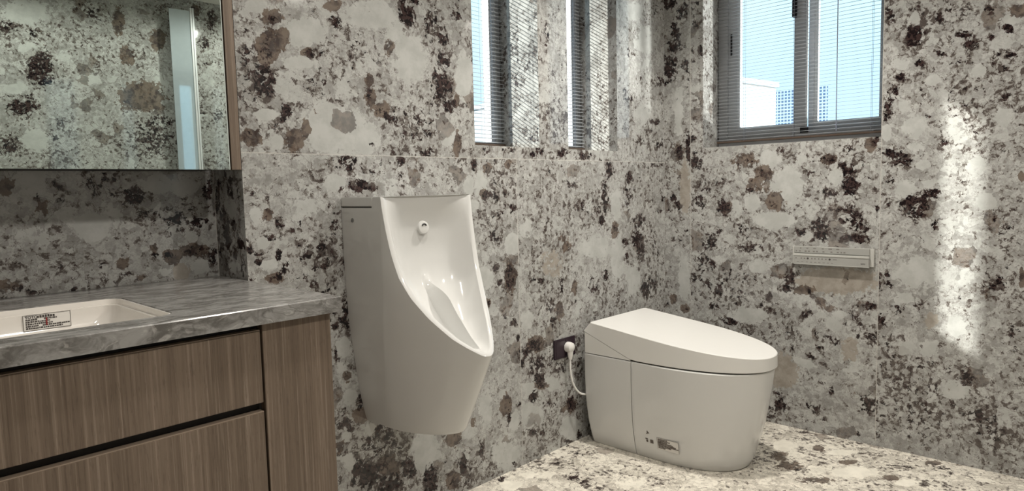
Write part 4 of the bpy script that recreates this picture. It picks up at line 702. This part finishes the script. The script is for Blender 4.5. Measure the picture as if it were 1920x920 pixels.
# ------------------------------------------------------------------ toilet
def toilet():
    xc = 2.420
    t = thing('toilet', 'white smart toilet with closed lid, plugged in by a white cord', 'toilet', (xc, 1.35, 0))
    def outline(hw, yr, ystr, yfront, n=2.3, N=40, rc=0.012):
        """left rear corner, down the left side, round the front, up the right side"""
        pts = [(xc-hw+rc, yr), (xc-hw+rc*0.3, yr-rc*0.3), (xc-hw, yr-rc)]
        for k in range(1, 9): pts.append((xc-hw, yr-rc+(ystr-yr+rc)*k/8))
        for k in range(1, N):
            a = math.pi*k/N; cx = -math.cos(a); sx = math.sin(a)
            pts.append((xc+hw*math.copysign(abs(cx)**(2/n), cx), ystr-(ystr-yfront)*abs(sx)**(2/n)))
        for k in range(0, 9): pts.append((xc+hw, ystr+(yr-rc-ystr)*k/8))
        pts += [(xc+hw-rc*0.3, yr-rc*0.3), (xc+hw-rc, yr)]
        return pts
    PROF = [(0.000, 0.170, 1.684, 1.082), (0.006, 0.175, 1.686, 1.074), (0.03, 0.183, 1.689, 1.064), (0.06, 0.190, 1.692, 1.055), (0.10, 0.198, 1.695, 1.043),
            (0.16, 0.206, 1.698, 1.027), (0.22, 0.2105, 1.700, 1.014), (0.30, 0.2125, 1.701, 1.000), (0.36, 0.2125, 1.702, 0.992), (0.3885, 0.2125, 1.702, 0.988), (0.392, 0.2095, 1.699, 0.991)]
    def hwat(z):
        for (z0, a, *_), (z1, b, *_) in zip(PROF, PROF[1:]):
            if z <= z1: return a+(b-a)*(z-z0)/(z1-z0)
    ysp = 1.465
    fr, rr, core = [], [], []
    for z, hw, yr, yf in PROF:
        fr.append([(x, y, z) for x, y in outline(hw, ysp-0.0013, 1.36, yf, 2.25, rc=0.002)])
        o = [(xc-hw, ysp+0.0013), (xc-hw, (ysp+yr)/2), (xc-hw, yr-0.012), (xc-hw+0.004, yr-0.004), (xc-hw+0.012, yr), (xc+hw-0.012, yr), (xc+hw-0.004, yr-0.004), (xc+hw, yr-0.012), (xc+hw, (ysp+yr)/2), (xc+hw, ysp+0.0013)]
        rr.append([(x, y, z) for x, y in o])
        core.append([(x, y, min(z, 0.39)) for x, y in outline(hw-0.006, yr-0.006, 1.36, yf+0.006, 2.25)])
    loft('bowl', fr, M_CER, t); loft('rear_cover', rr, M_CER, t)
    loft('inner_body', core, M_GAP, t)
    # seat seam and lid
    zb = lambda y: 0.3975 + max(0.0, y-ysp)*0.378
    def zt(y): return 0.4475 + (y-0.98)*(0.0785/0.675)
    gk = [[(x, y, z) for x, y in outline(0.205, 1.694, 1.40, 0.998, 2.3)] for z in (0.3905, 0.3985)]
    loft('seat_gap_shade', gk, M_GAP, t)
    sc_ = []
    hw = 0.2115; yr = 1.702
    # triangular shroud behind the lid: its top follows the lid's slanting rear edge
    shr = []
    for kz in range(2):
        L = []
        for x, y in [(xc-hw, ysp+0.004), (xc-hw, 1.55), (xc-hw, 1.63), (xc-hw, yr-0.010), (xc-hw+0.010, yr), (xc+hw-0.010, yr), (xc+hw, yr-0.010), (xc+hw, 1.63), (xc+hw, 1.55), (xc+hw, ysp+0.004)]:
            L.append((x, y, 0.3955 if kz == 0 else zb(y)-0.0012))
        shr.append(L)
    loft('tank_shroud', shr, M_LID, t)
    O0 = outline(0.2105, 1.700, 1.40, 0.981, 2.25); O1 = outline(0.2125, 1.702, 1.40, 0.978, 2.25)
    O2 = outline(0.2122, 1.668, 1.40, 0.9785, 2.25, rc=0.010); O3 = outline(0.2100, 1.6655, 1.40, 0.9810, 2.25, rc=0.010)
    lid = [[(x, y, zb(y)) for x, y in O0], [(x, y, zb(y)+0.002) for x, y in O1],
           [(x, y, zt(y)-0.0022) for x, y in O2], [(x, y, zt(y)) for x, y in O3]]
    l = loft('lid', lid, M_LID, t, True, True, True, 28)
    # printed marks low on the flank
    xs = lambda z: xc-hwat(z)-0.0006
    def flat(y0, y1, z0, z1):
        return [(xs(z0), y0, z0), (xs(z0), y1, z0), (xs(z1), y1, z1), (xs(z1), y0, z1)]
    def marks(name, L, mat, par):
        bm = bmesh.new()
        for q in L:
            P = flat(*q); a = [bm.verts.new(p) for p in P]; b = [bm.verts.new((p[0]+0.0005, p[1], p[2])) for p in P]
            bm.faces.new(a)
            for k in range(4): bm.faces.new((a[k], a[(k+1) % 4], b[(k+1) % 4], b[k]))
        return link(name, from_bm(bm, name), mat, par)
    y0, y1, z0, z1 = 1.263, 1.357, 0.058, 0.106
    st = marks('sticker', [(y0, y1, z0, z1)], M_CERFILM, t); st['label'] = 'clear sticker with brown print'
    xs = lambda z: xc-hwat(z)-0.0012
    th = 0.0011
    marks('sticker_border', [(y0, y0+th, z0, z1), (y0, y1, z1-th, z1), (y1-th, y1, z0, z1)], M_GREYINK, st)
    rnd = random.Random(9); L = []
    for row in range(8):
        z = z1-0.0075-row*0.0052; y = y1-0.004
        end = (1.312, 1.300, 1.318, 1.288, 1.276, 1.268, 1.300, 1.326)[row]
        while y > end:
            w = rnd.uniform(0.003, 0.007); L.append((y-w, y, z, z+rnd.uniform(0.0030, 0.0044))); y -= w+rnd.uniform(0.0004, 0.001)
    marks('sticker_print', L, M_BROWNINK, st)
    a = marks('printed_symbol', [(1.3745, 1.3885, 0.0735, 0.0885)], M_BROWNINK, t)
    marks('printed_symbol', [(1.3985, 1.4095, 0.086, 0.0905), (1.3985, 1.4065, 0.075, 0.0835)], M_BROWNINK, t)
    marks('printed_symbol', [(1.3965, 1.4005, 0.112, 0.123), (1.3905, 1.3965, 0.113, 0.117), (1.3985, 1.4035, 0.1095, 0.1125)], M_BROWNINK, t)
    return t
M_CERFILM = simple('clear_film_on_ceramic', (0.70, 0.68, 0.65), 0.3)
M_BROWNINK = simple('brown_print', (0.10, 0.08, 0.066), 0.6)
TOILET = toilet()

# ------------------------------------------------------------------ socket, plug and cable
def power():
    s = thing('power_socket', 'dark aubergine socket plate low on the wall beside the toilet', 'socket', (2.134, D, 0.42))
    box('plate', (2.065, D-0.008, 0.381), (2.203, D-0.0002, 0.463), M_PLATE, s, 0.002)
    boxes('outlet_insert', [((2.073, D-0.0092, 0.387), (2.131, D-0.006, 0.457)), ((2.137, D-0.0092, 0.387), (2.195, D-0.006, 0.457))], M_PLATE, s, 0.0012)
    c = TOILET
    px, pz = 2.147, 0.424
    PLUG = lambda c: tube('plug', [(px, D-0.0095, pz), (px, D-0.022, pz), (px, D-0.034, pz), (px, D-0.040, pz)], [0.0215, 0.0225, 0.0195, 0.011], M_PLUG, c, 24)
    STRAIN = lambda pl: tube('strain_relief', [(px, D-0.025, pz-0.012), (px-0.001, D-0.025, pz-0.032), (px-0.002, D-0.026, pz-0.052)], [0.0135, 0.0115, 0.0065], M_PLUG, pl, 14)
    P = [Vector(p) for p in ((px-0.002, D-0.026, pz-0.050), (px-0.004, D-0.027, 0.33), (px+0.004, D-0.03, 0.28), (px+0.020, D-0.035, 0.245), (px+0.040, D-0.043, 0.222), (2.2155, 1.699, 0.212), (2.232, 1.692, 0.209))]
    pts = []
    for i in range(len(P)-1):
        p0, p1, p2, p3 = P[max(i-1, 0)], P[i], P[i+1], P[min(i+2, len(P)-1)]
        for k in range(8):
            q = k/8; pts.append(0.5*((2*p1)+(p2-p0)*q+(2*p0-5*p1+4*p2-p3)*q*q+(3*p1-p0-3*p2+p3)*q**3))
    cord = tube('power_cord', pts+[P[-1]], 0.0042, M_PLUG, c, 10)
    PLUG(cord); STRAIN(cord)
power()

# ------------------------------------------------------------------ toilet control panel on the window wall
def control_panel():
    c = thing('toilet_control_panel', 'slim silver control panel with small buttons on the stone wall', 'remote', (U, 0.95, 0.735))
    y0, y1 = 0.803, 1.104
    box('wall_holder', (U-0.010, 0.789, 0.738), (U-0.0005, 1.112, 0.812), M_SILVER2, c, 0.001)
    b = box('body', (U-0.0235, y0, 0.7345), (U-0.010, y1, 0.782), M_SILVER, c, 0.002)
    box('top_ridge', (U-0.0255, y0, 0.7725), (U-0.0225, y1, 0.7825), M_SILVER2, b, 0.0012)
    boxes('bottom_trim', [((U-0.0243, y0+0.001, 0.7365), (U-0.0230, y1-0.001, 0.7385))], M_SILVER2, b)
    box('upper_face', (U-0.0155, y0+0.001, 0.784), (U-0.010, y1, 0.811), M_SILVER, c, 0.001)
    xb = U-0.0235
    for k, y in enumerate((1.092, 1.070, 1.056, 1.043, 1.026, 1.013, 0.998, 0.984, 0.969, 0.954)):
        r = 0.0042 if k in (3, 9) else 0.0030
        o = tube('button', [(xb+0.001, y, 0.762), (xb-0.0006, y, 0.762)], r, M_INK if k in (3, 9) else M_GREYINK, b, 12)
    boxes('printed_caption', [((xb-0.0004, y-0.005, 0.7455), (xb+0.0002, y+0.004, 0.7475)) for y in (1.085, 1.066, 1.047, 1.030, 1.012, 0.996, 0.978, 0.961, 0.945)] + [((xb-0.0004, 0.926, 0.7605), (xb+0.0002, 0.941, 0.7635))], M_GREYINK, b)
    text('maker_mark', 'TOTO', 0.0062, (xb-0.0003, 0.835, 0.7475), (0, -1, 0), (0, 0, 1), M_INK, b, 0.0001)
    xu = U-0.0155
    boxes('upper_symbols', [((xu-0.0004, y-w, 0.7895), (xu+0.0002, y+w, 0.7945)) for y, w in ((1.094, .002), (1.079, .003), (1.055, .004), (1.041, .004), (1.021, .004), (1.008, .004), (0.982, .004), (0.950, .004), (0.925, .004), (0.911, .003), (0.899, .004))]
          + [((xu-0.0004, y-w, 0.8025), (xu+0.0002, y+w, 0.8065)) for y, w in ((1.076, .003), (1.048, .004), (1.018, .006), (0.985, .004), (0.955, .007), (0.925, .006))], M_GREYINK, c)
control_panel()

# ------------------------------------------------------------------ glass screen behind the camera (seen in the mirror)
def screen():
    s = thing('shower_screen', 'pale glass shower screen with slim profile, seen in the mirror', 'screen', (1.846, -1.162, 0.0))
    rot = Matrix.Translation((1.846, -1.162, 0)) @ Matrix.Rotation(R(4.5), 4, 'Z')
    def pc(name, L, mat):
        bm = bmesh.new()
        for lo, hi in L: add_box(bm, lo, hi)
        bmesh.ops.transform(bm, matrix=rot, verts=bm.verts); link(name, from_bm(bm, name), mat, s)
    pc('glass_panel', [((-0.148, -0.004, 0.012), (-0.022, 0.004, 2.30))], M_SHOWER)
    pc('edge_profile', [((-0.022, -0.010, 0.0), (-0.012, 0.010, 2.32)), ((-0.008, -0.010, 0.0), (0.002, 0.010, 2.32)), ((-0.012, -0.006, 0.0), (-0.008, 0.006, 2.32))], M_BEAD)
    pc('floor_channel', [((-0.148, -0.010, 0.0), (-0.022, 0.010, 0.012))], M_BEAD)
screen()
